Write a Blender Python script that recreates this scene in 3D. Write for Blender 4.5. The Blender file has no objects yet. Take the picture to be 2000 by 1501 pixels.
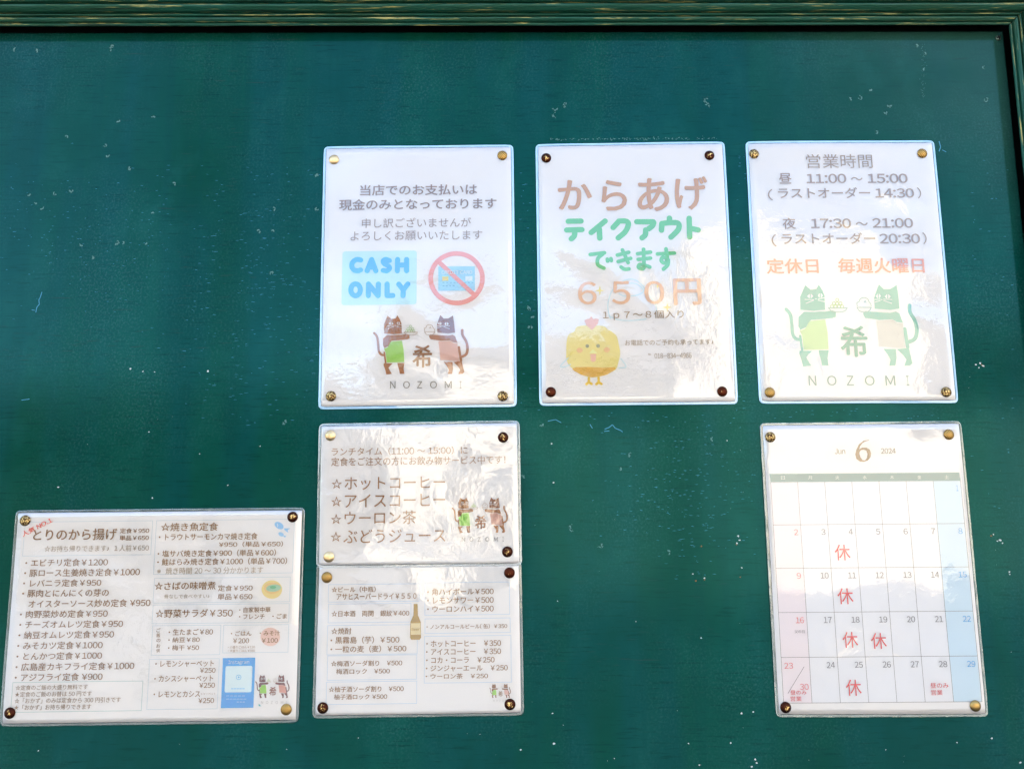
import bpy, bmesh, math, random
from mathutils import Vector, Matrix

S = bpy.context.scene
COL = S.collection
R = math.radians

# ------------------------------------------------------------------ camera
F_PX, AX, AY, AZ, DIST = 1542.778, -0.160088167, -0.00316029, -0.00340788, 0.860189291
EYE = 1.45                      # board-plane origin sits at this height offset below
def rot3(ax, ay, az):
    return (Matrix.Rotation(az, 3, 'Z') @ Matrix.Rotation(ay, 3, 'Y') @ Matrix.Rotation(ax, 3, 'X'))
RB = rot3(AX, AY, AZ)           # board axes (x right, y down, z forward) -> camera axes
CB = RB.transposed() @ Vector((0, 0, -DIST))
B2W = Matrix(((1, 0, 0), (0, 0, 1), (0, -1, 0)))
OFF = Vector((0, 0, EYE - (B2W @ CB).z))
CAMW = B2W @ CB + OFF
RT = RB.transposed()
cx, cy, cz = (B2W @ RT.col[0], B2W @ RT.col[1], B2W @ RT.col[2])
M = Matrix.Identity(4)
for i in range(3):
    M[i][0], M[i][1], M[i][2], M[i][3] = cx[i], -cy[i], -cz[i], CAMW[i]
cd = bpy.data.cameras.new('camera'); cam = bpy.data.objects.new('camera', cd)
COL.objects.link(cam); cam.matrix_world = M; S.camera = cam
cd.sensor_width = 36; cd.lens = F_PX / 2000 * 36
cd.clip_start = 0.02; cd.clip_end = 500

# ------------------------------------------------------------------ light
SUN_EL, SUN_AZ = 48, 20         # sun stands behind the board's wall: the board is in open shade
w = bpy.data.worlds.new("World"); S.world = w; w.use_nodes = True
nt = w.node_tree; bg = nt.nodes['Background']
sky = nt.nodes.new('ShaderNodeTexSky'); sky.sky_type = 'NISHITA'; sky.sun_disc = False
sky.sun_elevation = R(SUN_EL); sky.sun_rotation = R(SUN_AZ); sky.air_density = 1.0; sky.dust_density = 2.6; sky.ozone_density = 0.6
nt.links.new(sky.outputs[0], bg.inputs[0]); bg.inputs[1].default_value = 0.10
sl = bpy.data.lights.new('sun', 'SUN'); sl.energy = 4.0; sl.angle = R(0.5); sl.color = (1, .94, .84)
so = bpy.data.objects.new('sun', sl); COL.objects.link(so)
sd = Vector((math.sin(R(SUN_AZ)) * math.cos(R(SUN_EL)), math.cos(R(SUN_AZ)) * math.cos(R(SUN_EL)), math.sin(R(SUN_EL))))
so.rotation_euler = sd.to_track_quat('Z', 'Y').to_euler(); so.location = sd * 8
vs = S.view_settings; vs.view_transform = 'Standard'; vs.look = 'None'; vs.exposure = 3.50; vs.gamma = 1
S.cycles.max_bounces = 8; S.cycles.transparent_max_bounces = 16

# ------------------------------------------------------------------ pixel -> board plane
def P(u, v, h=0.0):
    """photo pixel -> world (X, Z) on the plane h metres in front of the board face"""
    d = B2W @ (RT @ Vector(((u - 1000) / F_PX, (v - 750.5) / F_PX, 1)))
    t = (-h - CAMW.y) / d.y
    p = CAMW + d * t
    return Vector((p.x, p.z))

# ------------------------------------------------------------------ materials
def new_mat(name):
    m = bpy.data.materials.new(name); m.use_nodes = True
    return m, m.node_tree, m.node_tree.nodes['Principled BSDF']
def lin(c):
    return tuple(((x / 255) / 12.92 if x / 255 <= .04045 else ((x / 255 + .055) / 1.055) ** 2.4) for x in c)
def simple(name, col, rough=.6, metal=0, spec=.3):
    m, t, b = new_mat(name)
    b.inputs['Base Color'].default_value = (*col, 1); b.inputs['Roughness'].default_value = rough
    b.inputs['Metallic'].default_value = metal; b.inputs['Specular IOR Level'].default_value = spec
    return m
def N(t, kind, **kw):
    n = t.nodes.new(kind)
    for k, v in kw.items():
        if k.startswith('i_'):
            n.inputs[k[2:].replace('_', ' ')].default_value = v
        else:
            setattr(n, k, v)
    return n
def ramp(t, src, stops):
    r = t.nodes.new('ShaderNodeValToRGB'); t.links.new(src, r.inputs[0])
    e = r.color_ramp.elements
    while len(e) < len(stops): e.new(.5)
    for k, (p, c) in enumerate(stops):
        e[k].position = p; e[k].color = (c, c, c, 1) if not isinstance(c, tuple) else (*c, 1)
    return r
def mapping(t, scale, coord='Object', loc=(0, 0, 0), rot=(0, 0, 0)):
    tc = t.nodes.new('ShaderNodeTexCoord'); mp = t.nodes.new('ShaderNodeMapping')
    mp.inputs['Scale'].default_value = scale; mp.inputs['Location'].default_value = loc
    mp.inputs['Rotation'].default_value = rot
    t.links.new(tc.outputs[coord], mp.inputs[0]); return mp
def noise(t, mp, scale, detail=3, rough=.55, dist=0):
    n = N(t, 'ShaderNodeTexNoise', i_Scale=scale, i_Detail=detail, i_Roughness=rough, i_Distortion=dist)
    t.links.new(mp.outputs[0], n.inputs['Vector']); return n
def mixc(t, fac, a, b):
    m = t.nodes.new('ShaderNodeMix'); m.data_type = 'RGBA'
    for sock, v in ((m.inputs['Factor'], fac), (m.inputs[6], a), (m.inputs[7], b)):
        if isinstance(v, bpy.types.NodeSocket): t.links.new(v, sock)
        elif isinstance(v, tuple): sock.default_value = (*v, 1)
        else: sock.default_value = v
    return m.outputs[2]
def math_(t, op, a, b=None, c=None):
    m = t.nodes.new('ShaderNodeMath'); m.operation = op
    for k, v in enumerate((a, b, c)):
        if v is None: continue
        if isinstance(v, bpy.types.NodeSocket): t.links.new(v, m.inputs[k])
        else: m.inputs[k].default_value = v
    return m.outputs[0]

def board_material():
    m, t, b = new_mat('green_board_paint')
    o = mapping(t, (1, 1, 1)); st = mapping(t, (1, 1, 14)); vt = mapping(t, (6, 1, .8))
    big = noise(t, o, 3.2, 4, .6); band = noise(t, vt, 2.2, 2, .5); grain = noise(t, st, 30, 5, .65)
    mid = noise(t, mapping(t, (1, 1, .7)), 14, 4, .65, .4); rub = noise(t, mapping(t, (22, 1, 1.1)), 1.7, 3, .6)
    c = mixc(t, ramp(t, big.outputs[0], [(.38, 0), (.62, 1)]).outputs[0], (.0007, .028, .015), (.0011, .036, .024))
    c = mixc(t, ramp(t, band.outputs[0], [(.46, 0), (.56, .6)]).outputs[0], c, (.0011, .030, .029))
    c = mixc(t, ramp(t, mid.outputs[0], [(.40, .45), (.52, 0)]).outputs[0], c, (.0006, .025, .016))
    c = mixc(t, ramp(t, mid.outputs[0], [(.54, 0), (.70, .5)]).outputs[0], c, (.0040, .046, .033))
    c = mixc(t, ramp(t, rub.outputs[0], [(.52, 0), (.60, .35)]).outputs[0], c, (.0005, .025, .019))
    c = mixc(t, ramp(t, grain.outputs[0], [(.34, .75), (.46, 0)]).outputs[0], c, (.0004, .018, .012))
    # dust bloom: pale speckle gathered in clouds
    cl = noise(t, o, 6, 4, .6); sp = noise(t, o, 420, 3, .7)
    f = math_(t, 'MULTIPLY', ramp(t, cl.outputs[0], [(.42, 0), (.66, 1)]).outputs[0], ramp(t, sp.outputs[0], [(.48, 0), (.72, .24)]).outputs[0])
    c = mixc(t, f, c, (.07, .14, .125))
    # paler, cloudy tone towards the top right corner
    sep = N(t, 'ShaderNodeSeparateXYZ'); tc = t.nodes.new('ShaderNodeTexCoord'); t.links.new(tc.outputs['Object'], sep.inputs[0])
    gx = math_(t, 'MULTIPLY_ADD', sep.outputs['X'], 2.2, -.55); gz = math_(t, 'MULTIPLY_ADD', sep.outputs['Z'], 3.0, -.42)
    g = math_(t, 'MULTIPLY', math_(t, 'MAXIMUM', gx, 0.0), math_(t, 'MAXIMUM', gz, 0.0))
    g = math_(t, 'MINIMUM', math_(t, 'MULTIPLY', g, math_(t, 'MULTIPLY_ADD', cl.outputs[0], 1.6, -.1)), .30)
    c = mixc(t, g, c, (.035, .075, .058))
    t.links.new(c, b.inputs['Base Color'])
    b.inputs['Roughness'].default_value = .11; b.inputs['Specular IOR Level'].default_value = .19; b.inputs['Specular Tint'].default_value = (.20, .85, .80, 1)
    # brushed, slightly orange-peeled paint over plywood grain
    h = math_(t, 'ADD', math_(t, 'MULTIPLY', grain.outputs[0], .00004), math_(t, 'MULTIPLY', noise(t, o, 260, 2).outputs[0], .000010))
    bp = N(t, 'ShaderNodeBump', i_Strength=1.0, i_Distance=1.0); t.links.new(h, bp.inputs['Height'])
    t.links.new(bp.outputs[0], b.inputs['Normal'])
    return m

def moulding_material(vertical):
    m, t, b = new_mat('weathered_green_moulding')
    s = (1, 1, 1)
    a = mapping(t, (110, 110, 4) if vertical else (4, 110, 110)); a2 = mapping(t, (260, 260, 22) if vertical else (22, 260, 260))
    o = mapping(t, s)
    g = noise(t, a, 3.0, 5, .62, .3); g2 = noise(t, a2, 1.6, 4, .7); big = noise(t, o, 9, 3)
    c = mixc(t, g2.outputs[0], (.002, .034, .018), (.010, .088, .050))
    c = mixc(t, ramp(t, big.outputs[0], [(.4, 0), (.75, .45)]).outputs[0], c, (.022, .048, .012))
    wear = math_(t, 'MULTIPLY', ramp(t, g.outputs[0], [(.575, 0), (.61, 1)]).outputs[0], ramp(t, g2.outputs[0], [(.44, 0), (.56, 1)]).outputs[0])
    c = mixc(t, wear, c, (.36, .30, .09))
    dk = ramp(t, g.outputs[0], [(.33, .8), (.42, 0)]).outputs[0]
    c = mixc(t, dk, c, (.008, .018, .008))
    t.links.new(c, b.inputs['Base Color']); b.inputs['Roughness'].default_value = .42; b.inputs['Specular IOR Level'].default_value = .25
    bp = N(t, 'ShaderNodeBump', i_Strength=1.0, i_Distance=1.0)
    t.links.new(math_(t, 'MULTIPLY', g2.outputs[0], .0011), bp.inputs['Height']); t.links.new(bp.outputs[0], b.inputs['Normal'])
    return m

def film_material(seed, wav, edge_sheen=0.0, tint=(.8, .88, .95), name='clear_film'):
    """glossy laminating film: transparent, with a wavy mirror-like coat"""
    m = bpy.data.materials.new(name); m.use_nodes = True; t = m.node_tree; t.nodes.clear()
    out = t.nodes.new('ShaderNodeOutputMaterial')
    o = mapping(t, (1, 1, 1), loc=(seed * 3.1, 0, seed * 1.7)); st = mapping(t, (1, 1, 1.3), loc=(seed, seed, 0), rot=(0, R(12 * math.sin(seed)), 0))
    n1 = noise(t, st, 6.5, 1, .4, .5); n2 = noise(t, o, 48, 2, .5, 1.2); n3 = noise(t, o, 300, 2, .6)
    lo = noise(t, o, 11, 2)
    patch = ramp(t, lo.outputs[0], [(.40, .30), (.60, 1)]).outputs[0]
    h = math_(t, 'MULTIPLY', n1.outputs[0], .0060 * wav)
    h = math_(t, 'ADD', h, math_(t, 'MULTIPLY', math_(t, 'MULTIPLY', n2.outputs[0], .00038 * wav), patch))
    h = math_(t, 'ADD', h, math_(t, 'MULTIPLY', math_(t, 'MULTIPLY', n3.outputs[0], .00011 * wav), patch))
    bp = N(t, 'ShaderNodeBump', i_Strength=1.0, i_Distance=1.0); t.links.new(h, bp.inputs['Height'])
    gl = N(t, 'ShaderNodeBsdfGlossy', i_Roughness=.02); t.links.new(bp.outputs[0], gl.inputs['Normal'])
    fr = N(t, 'ShaderNodeFresnel', i_IOR=1.95); t.links.new(bp.outputs[0], fr.inputs['Normal'])
    tr = N(t, 'ShaderNodeBsdfTransparent'); mx = t.nodes.new('ShaderNodeMixShader')
    base = tr.outputs[0]
    if edge_sheen > 0:
        df = t.nodes.new('ShaderNodeBsdfDiffuse'); df.inputs[0].default_value = (*tint, 1)  # reflected tone of the sheet border painted in as diffuse colour
        m2 = t.nodes.new('ShaderNodeMixShader'); t.links.new(base, m2.inputs[1]); t.links.new(df.outputs[0], m2.inputs[2])
        k = noise(t, o, 38, 3, .6)
        t.links.new(ramp(t, k.outputs[0], [(.38, edge_sheen * (.45 if edge_sheen < .5 else .9)), (.62, min(1, edge_sheen * (1.3 if edge_sheen < .5 else 1.08)))]).outputs[0], m2.inputs[0])
        base = m2.outputs[0]
    t.links.new(fr.outputs[0], mx.inputs[0]); t.links.new(base, mx.inputs[1]); t.links.new(gl.outputs[0], mx.inputs[2])
    t.links.new(mx.outputs[0], out.inputs[0])
    return m

def paper_material():
    m, t, b = new_mat('white_paper')
    o = mapping(t, (1, 1, 1)); n = noise(t, o, 14, 3)
    c = mixc(t, n.outputs[0], (.81, .79, .77), (.86, .835, .81))
    t.links.new(c, b.inputs['Base Color']); b.inputs['Roughness'].default_value = .8; b.inputs['Specular IOR Level'].default_value = .1
    return m

INKS = {}
def ink(c):
    """printed ink (faded by the sun), given by its look on the white sheet"""
    if c not in INKS:
        l = lin(c)
        col = [min(.82, max(.04, (x - hz) * gn)) for x, hz, gn in zip(l, (.05, .07, .115), (1.04, 1.06, 1.10))]
        INKS[c] = simple('ink_print', col, .75, 0, .1)
    return INKS[c]

# ------------------------------------------------------------------ object helpers
def tag(o, label=None, cat=None, group=None, kind=None):
    for k, v in (('label', label), ('category', cat), ('group', group), ('kind', kind)):
        if v: o[k] = v
    return o
def empty(name, loc):
    o = bpy.data.objects.new(name, None); o.empty_display_size = .02; COL.objects.link(o); o.location = loc; return o
def obj(name, verts, faces, mats, parent=None, origin=None, smooth=False, fmat=None):
    org = Vector(origin) if origin is not None else (parent_loc(parent) if parent else Vector((0, 0, 0)))
    me = bpy.data.meshes.new(name); me.from_pydata([Vector(v) - org for v in verts], [], faces); me.update()
    for m in (mats if isinstance(mats, list) else [mats]): me.materials.append(m)
    if fmat: me.polygons.foreach_set('material_index', fmat)
    if smooth: me.polygons.foreach_set('use_smooth', [True] * len(me.polygons))
    o = bpy.data.objects.new(name, me); COL.objects.link(o)
    if parent: o.parent = parent; o.location = org - parent_loc(parent)
    else: o.location = org
    return o
def parent_loc(p):
    v = Vector((0, 0, 0))
    while p: v += p.location; p = p.parent
    return v
def box(x0, x1, y0, y1, z0, z1):
    v = [(x, y, z) for x in (x0, x1) for y in (y0, y1) for z in (z0, z1)]
    return v, [(0, 1, 3, 2), (4, 6, 7, 5), (0, 4, 5, 1), (2, 3, 7, 6), (0, 2, 6, 4), (1, 5, 7, 3)]
def merge(parts):
    V, Fc = [], []
    for v, f in parts:
        n = len(V); V += list(v); Fc += [tuple(i + n for i in q) for q in f]
    return V, Fc

# ------------------------------------------------------------------ unseen street added for the film and paint to mirror
added_ground = obj('ground', *box(-60, 60, -80, 0.6, -.30, 0), simple('street_asphalt', (.13, .135, .14), .9), None, (0, 0, 0)); tag(added_ground, kind='structure')
wl = obj('wall', *box(-4, 4, .10, .35, 0, 3.4), simple('dark_green_wall', (.010, .050, .035), .7), None, (0, 0, 0)); tag(wl, kind='structure')  # unseen wall added behind the board to block the sun

def added_facade():  # added pale house gives the film its bright mirrored patches
    r = empty('building', (1.0, -14, 0)); tag(r, 'low pale rendered building across the street under a dark tiled roof', 'building')
    cream = simple('pale_render', (.40, .365, .31), .9); glass = simple('dark_window_glass', (.03, .04, .05), .1, 0, .6); tile = simple('grey_roof_tile', (.075, .075, .08), .7)
    obj('wall', *box(-2, 16, -20, -14, .0, 4.0), cream, r)
    V = [(-2.4, -13.4, 4.02), (16.5, -13.4, 4.02), (16.5, -17, 5.9), (-2.4, -17, 5.9), (-2.4, -20.6, 4.02), (16.5, -20.6, 4.02)]
    obj('roof', V, [(0, 1, 2, 3), (3, 2, 5, 4), (0, 3, 4), (1, 5, 2), (0, 4, 5, 1)], tile, r)
    for k in (0, 4):
        x = -1 + k * 3.1
        obj('window', *box(x, x + 1.3, -14.03, -13.98, 1.0 if k % 3 else .05, 2.3), glass, r)
    obj('wall', *box(3.2, 7.4, -13.38, -14.5, 0, 6.4), cream, r)
added_facade()
def added_timber_house():  # added house darkens what the lower left mirrors
    r = empty('building', (-8, -14, 0)); tag(r, 'grey timber house across the street left of the pale one', 'building')
    wd = simple('weathered_timber', (.10, .095, .085), .8); tl = simple('slate_roof_tile', (.09, .09, .095), .7)
    obj('wall', *box(-15, -2.9, -20, -14.2, 0, 3.0), wd, r)
    V = [(-15.4, -13.7, 3.02), (-2.7, -13.7, 3.02), (-2.7, -17, 4.3), (-15.4, -17, 4.3), (-15.4, -20.4, 3.02), (-2.7, -20.4, 3.02)]
    obj('roof', V, [(0, 1, 2, 3), (3, 2, 5, 4), (0, 3, 4), (1, 5, 2), (0, 4, 5, 1)], tl, r)
added_timber_house()
def pole(x, y, rad, h, label):
    r = empty('utility_pole', (x, y, 0)); tag(r, label, 'utility pole', 'utility poles across the street')
    m = simple('dark_pole', (.035, .04, .035), .7)
    n = 20; V, Fc = [], []
    for k, z in enumerate((0.004, h)):
        rr = rad * (1 - .18 * k)
        V += [(x + rr * math.cos(2 * math.pi * i / n), y + rr * math.sin(2 * math.pi * i / n), z) for i in range(n)]
    Fc = [(i, (i + 1) % n, n + (i + 1) % n, n + i) for i in range(n)] + [tuple(range(n, 2 * n))]
    obj('shaft', V, Fc, m, r, smooth=False)
    obj('crossarm', *box(x - .7, x + .7, y - .05, y + .05, h - .6, h - .5), m, r)
def mirror_pt(u, v, d):
    p = P(u, v); t = d / -CAMW.y
    return p.x + (p.x - CAMW.x) * t
pole(mirror_pt(372, 400, 8.0), -8.0, .135, 8.6, 'thick dark utility pole seen only as the wider dark stripe mirrored in the board')
pole(mirror_pt(455, 400, 9.5), -9.5, .115, 9.6, 'thin dark utility pole seen only as the narrower dark stripe mirrored in the board')

# ------------------------------------------------------------------ the notice board
board = empty('notice_board', (0, 0, P(1000, 750).y))
tag(board, 'large dark green painted wooden notice board with ridged worn moulding frame', 'notice board')
PX1 = P(1961, 70).x; PZ1 = P(1000, 63.0).y; PX0, PZ0 = -1.15, P(1000, 750).y - .66
gm = board_material()
def bevel_panel(x0, x1, z0, z1, th, bv):
    ring = lambda y, k: [(x0 + k, y, z0 + k), (x1 - k, y, z0 + k), (x1 - k, y, z1 - k), (x0 + k, y, z1 - k)]
    V = ring(0, bv) + ring(bv * .35, bv * .3) + ring(bv, 0) + ring(th, 0)
    Fc = [(0, 1, 2, 3)]
    for a in range(3):
        for i in range(4):
            j = (i + 1) % 4; Fc.append((a * 4 + i, (a + 1) * 4 + i, (a + 1) * 4 + j, a * 4 + j))
    return V, Fc
PV, PF = bevel_panel(PX0, PX1, PZ0, PZ1, .012, .0018)
EA, EB, EC = P(0, 63.5), P(1960, 60.5), P(1984, 300)
zt = lambda x: EB.y + (EA.y - EB.y) * (EB.x - x) / (EB.x - EA.x) - PZ1
xr = lambda z: EB.x + (EC.x - EB.x) * (EB.y - z) / (EB.y - EC.y) - PX1
PV = [(x + (xr(z) if x > 0 else 0), y, z + (zt(x) if z > PZ0 + .3 else 0)) for x, y, z in PV]
panel = obj('panel', PV, PF, gm, board)
obj('backing', *box(PX0 - .1, PX1 + .1, .055, .07, PZ0 - .1, PZ1 + .1), simple('dark_backing', (.004, .005, .004), .9), board)  # near-black sheet stands in for shade in the gap round the panel

# moulding profile, from the lip outwards: (u, h) with beads separated by deep grooves
HL = .0150
LZ = P(1000, 51.6, HL).y; LX = P(1971, 47, HL).x; QA, QB = P(0, 51.2, HL), P(1971, 48.5, HL); QC = P(1996, 300, HL)
def uu(row): return P(1000, row, .017).y - P(1000, 51.6, .017).y
beads = [(51.6, 48.0, .0150, .0165), (45.2, 38.0, .0165, .020), (35.3, 32.4, .0180, .0195), (28.6, 16.6, .0190, .0265), (13.6, 7.0, .0240, .0270), (5.2, -7, .0260, .030), (-9, -40, .029, .032)]
prof = [(.030, .004), (.030, .0135), (0.0002, .0140)]
for k, (a, b_, hs, hp) in enumerate(beads):
    u0, u1 = uu(a), uu(b_)
    if k: prof.append((u0, max(hs - .014, .0142 - max(0, u0 - .003) * 1.2)))
    for s in range(7):
        f = s / 6; prof.append((u0 + (u1 - u0) * f, hs + (hp - hs) * math.sin(math.pi * (.08 + .84 * f))))
    if k < len(beads) - 1: prof.append((u1, max(hs - .014, .0142 - max(0, u1 - .003) * 1.2)))
UE = uu(-40); prof += [(UE, -.10)]
FZ0, FX0 = PZ0 - .008, PX0 - .008
def rail(mat, a, b, nin, seg):
    """a, b: inner lip corners (X, Z); nin: outward normal; mitred 45 degrees at both ends"""
    d = (b - a).normalized(); V, Fc = [], []; n = len(prof)
    rnd = random.Random(seg)
    K = 90
    for i in range(K + 1):
        for (u, h) in prof:
            p0 = a - d * u; p1 = b + d * u
            q = p0.lerp(p1, i / K) + nin * u
            j = 0 if i in (0, K) else rnd.uniform(-.0002, .0002)
            V.append((q.x, -h + j, q.y))
    for i in range(K):
        for k in range(n - 1):
            Fc.append((i * n + k, i * n + k + 1, (i + 1) * n + k + 1, (i + 1) * n + k))
    o = obj('rail', V, Fc, mat, board)
    return o
mh, mv = moulding_material(False), moulding_material(True)
TR = QB; TL = QB + (QA - QB) * ((QB.x - FX0) / (QB.x - QA.x)); BR = QB + (QC - QB) * ((QB.y - FZ0) / (QB.y - QC.y)); BL = Vector((FX0, FZ0))
g = .0006
rail(mh, TL + Vector((g, 0)), TR - Vector((g, 0)), Vector((0, 1)), 1); rail(mv, BR + Vector((0, g)), TR - Vector((0, g)), Vector((1, 0)), 2)
rail(mh, BL + Vector((g, 0)), BR - Vector((g, 0)), Vector((0, -1)), 3); rail(mv, BL + Vector((0, g)), TL - Vector((0, g)), Vector((-1, 0)), 4)

# screw in the top right corner
def screw(u, v, r):
    p = P(u, v); V, Fc = [], []; n = 28
    rings = [(r, .0001), (r, .0006), (r * .86, .0013), (r * .5, .0018), (r * .12, .0019)]
    for rr, h in rings: V += [(p.x + rr * math.cos(6.28319 * i / n), -h, p.y + rr * math.sin(6.28319 * i / n)) for i in range(n)]
    for a in range(len(rings) - 1):
        for i in range(n):
            j = (i + 1) % n; Fc.append((a * n + i, a * n + j, (a + 1) * n + j, (a + 1) * n + i))
    Fc.append(tuple((len(rings) - 1) * n + i for i in range(n)))
    s = obj('screw', V, Fc, simple('screw_paint', (.06, .085, .06), .35, .5), None, (p.x, 0, p.y), True)
    tag(s, 'small round cross-head screw in the top right corner of the green board', 'screw')
    k = r * .62; c = r * .19; ca, sa = math.cos(.3), math.sin(.3); parts = []
    for dx, dy, hh in ((k, c, .00205), (c, k, .00212)):
        v, f = box(-dx, dx, -hh, -.0012, -dy, dy); parts.append(([(p.x + x * ca - z * sa, y, p.y + x * sa + z * ca) for x, y, z in v], f))
    v, f = merge(parts)
    obj('cross_slot', v, f, simple('slot_dark', (.003, .004, .003), .9), s)
    return s
screw(1949, 75, .0033)

# paint wear: chips, tack scars, hairline cracks and their painted glints lie as their own thin shapes on the panel
rnd = random.Random(11)
def fleck(cx_, cz_, r, elong=1.0, ang=0.0, y=-.00012, n=7, rr=rnd):
    pts = []
    for i in range(n):
        a = 2 * math.pi * i / n + rr.uniform(-.25, .25); q = r * rr.uniform(.55, 1.25)
        x, z = q * math.cos(a) * elong, q * math.sin(a)
        pts.append((cx_ + x * math.cos(ang) - z * math.sin(ang), y, cz_ + x * math.sin(ang) + z * math.cos(ang)))
    return pts, [tuple(range(n))]
chips = [(255, 720, 1.7), (279, 725, 1.1), (406, 725, 2.0), (291, 843, 1.1), (298, 972, 1.6), (114, 951, 1.3), (390, 886, 1.0), (445, 947, .9), (508, 871, 1.2), (302, 726, .8),
 (1082, 1451, 1.6), (1017, 1463, 1.4), (1079, 1392, 1.2), (1081, 942, 1.4), (1077, 866, 1.4), (1345, 1451, 1.2), (1427, 1450, 1.5), (1448, 1392, 1.6), (1471, 1389, 1.1), (1366, 1493, 1.3),
 (1475, 1482, 1.7), (1478, 1489, 1.4), (1468, 1496, 1.6), (1369, 1245, 1.4), (1353, 1120, 1.2), (1376, 1128, 1.3), (1442, 1046, 2.0), (1444, 1054, 1.6), (1439, 1060, 1.3), (1449, 1108, 1.2),
 (1906, 712, 1.6), (1914, 709, 1.9), (1920, 714, 1.7), (1912, 718, 1.2), (1940, 1043, 1.2), (1953, 1054, 1.8), (1948, 1056, 1.3), (1958, 1060, 1.2), (1971, 1116, 1.6), (1972, 1121, 1.3),
 (1937, 1441, 1.5), (1869, 1449, 1.0), (1993, 1488, 1.6), (1420, 860, 1.0), (1089, 1173, .8), (1242, 1213, .8), (75, 1465, 1.0), (1730, 1463, .9), (1200, 1480, .8), (700, 1440, .7), (560, 1462, .7), (1100, 1415, .7)]
parts = []
for u, v, r in chips:
    p = P(u, v); parts.append(fleck(p.x, p.y, r * .00060, rnd.uniform(1, 1.5), rnd.uniform(-.5, .5)))
for _ in range(34):
    u, v = rnd.choice([(rnd.uniform(0, 600), rnd.uniform(600, 980)), (rnd.uniform(1030, 1500), rnd.uniform(830, 1500)), (rnd.uniform(1890, 1990), rnd.uniform(600, 1500)), (rnd.uniform(0, 1950), rnd.uniform(1420, 1500))])
    p = P(u, v); parts.append(fleck(p.x, p.y, rnd.uniform(.00015, .00032)))
o = obj('paint_chip', *merge(parts), simple('bare_white_primer', (.42, .42, .36), .8), panel); tag(o, kind='stuff')
parts = []
for u, v in [(1446, 1126), (1370, 1066), (1936, 1046), (1917, 712), (1359, 1134), (1439, 1062), (1376, 1131)]:
    p = P(u, v); parts.append(fleck(p.x, p.y, rnd.uniform(.0008, .0013), y=-.00008))
o = obj('rust_stain', *merge(parts), simple('rust', (.16, .07, .02), .9), panel); tag(o, kind='stuff')
sc = [(231, 235, 5), (299, 230, 4), (205, 284, 4), (210, 303, 5), (130, 268, 4), (140, 372, 5), (107, 378, 4), (56, 379, 4), (70, 396, 3), (82, 406, 4), (298, 417, 3), (254, 329, 4), (340, 359, 4),
 (159, 477, 4), (228, 474, 5), (180, 503, 4), (534, 408, 5), (620, 345, 6), (619, 408, 4), (505, 452, 4), (532, 452, 4), (1085, 226, 8), (1084, 212, 6), (1106, 206, 7), (1381, 198, 7), (1382, 206, 5),
 (1736, 205, 6), (1730, 220, 4), (1664, 193, 5), (1680, 191, 5), (1926, 194, 6), (1805, 104, 5), (1806, 136, 4), (1700, 174, 5), (1712, 258, 4), (555, 824, 5), (530, 534, 5), (240, 474, 3), (285, 475, 3),
 (1172, 1065, 6), (1118, 1030, 7), (1232, 888, 5), (1210, 915, 4), (1305, 1078, 5), (1392, 857, 5), (1057, 828, 5), (1020, 932, 5), (1037, 600, 7), (1042, 622, 6), (1036, 640, 5), (1922, 132, 4), (1790, 90, 4), (70, 100, 5), (30, 97, 5), (215, 88, 8), (220, 96, 6)]
parts = []
for u, v, r in sc:
    p = P(u, v); a0 = rnd.uniform(0, 6.28); sp_ = rnd.uniform(1.8, 4.5)
    for k in range(16):
        a = a0 + rnd.uniform(0, sp_); q = r * .00045 * rnd.uniform(.5, 1.2)
        parts.append(fleck(p.x + q * math.cos(a), p.y + q * math.sin(a), rnd.uniform(.00025, .00070), rnd.uniform(1, 1.8), a + 1.57, -.0001 - k * 4e-6))
for k in range(130):   # dusty line above the take-out notice and streaks by the screw
    u = rnd.uniform(1075, 1400); p = P(u, 272 - (u - 1075) * .005 + rnd.gauss(0, 1.3)); parts.append(fleck(p.x, p.y, rnd.uniform(.0002, .0006), 1.6, 0, -.0001 - (k % 9) * 5e-6))
for k in range(60):
    p = P(1803 + rnd.gauss(0, 3), rnd.uniform(85, 190)); parts.append(fleck(p.x, p.y, rnd.uniform(.0002, .0004), 1, 0, -.0001 - (k % 9) * 5e-6))
o = obj('tack_scar', *merge(parts), simple('scuffed_paint', (.065, .135, .11), .8), panel); tag(o, kind='stuff')
# hairline cracks with sky glints painted on as blue slivers
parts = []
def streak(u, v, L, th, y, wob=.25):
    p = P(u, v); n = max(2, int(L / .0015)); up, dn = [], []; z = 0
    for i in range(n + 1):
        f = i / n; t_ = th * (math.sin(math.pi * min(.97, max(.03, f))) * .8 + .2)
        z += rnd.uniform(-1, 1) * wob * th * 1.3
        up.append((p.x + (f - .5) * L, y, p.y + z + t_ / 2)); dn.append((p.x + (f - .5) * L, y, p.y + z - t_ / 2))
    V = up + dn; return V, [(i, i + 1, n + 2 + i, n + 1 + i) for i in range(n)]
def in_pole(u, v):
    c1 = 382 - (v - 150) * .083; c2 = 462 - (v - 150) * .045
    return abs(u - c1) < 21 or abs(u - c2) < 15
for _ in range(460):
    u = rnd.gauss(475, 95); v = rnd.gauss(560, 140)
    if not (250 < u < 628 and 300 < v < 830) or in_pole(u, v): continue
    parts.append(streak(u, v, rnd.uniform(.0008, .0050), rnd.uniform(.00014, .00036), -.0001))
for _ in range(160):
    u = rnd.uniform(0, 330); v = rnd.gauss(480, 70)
    parts.append(streak(u, v, rnd.uniform(.001, .003), rnd.uniform(.00018, .00034), -.0001))
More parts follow.
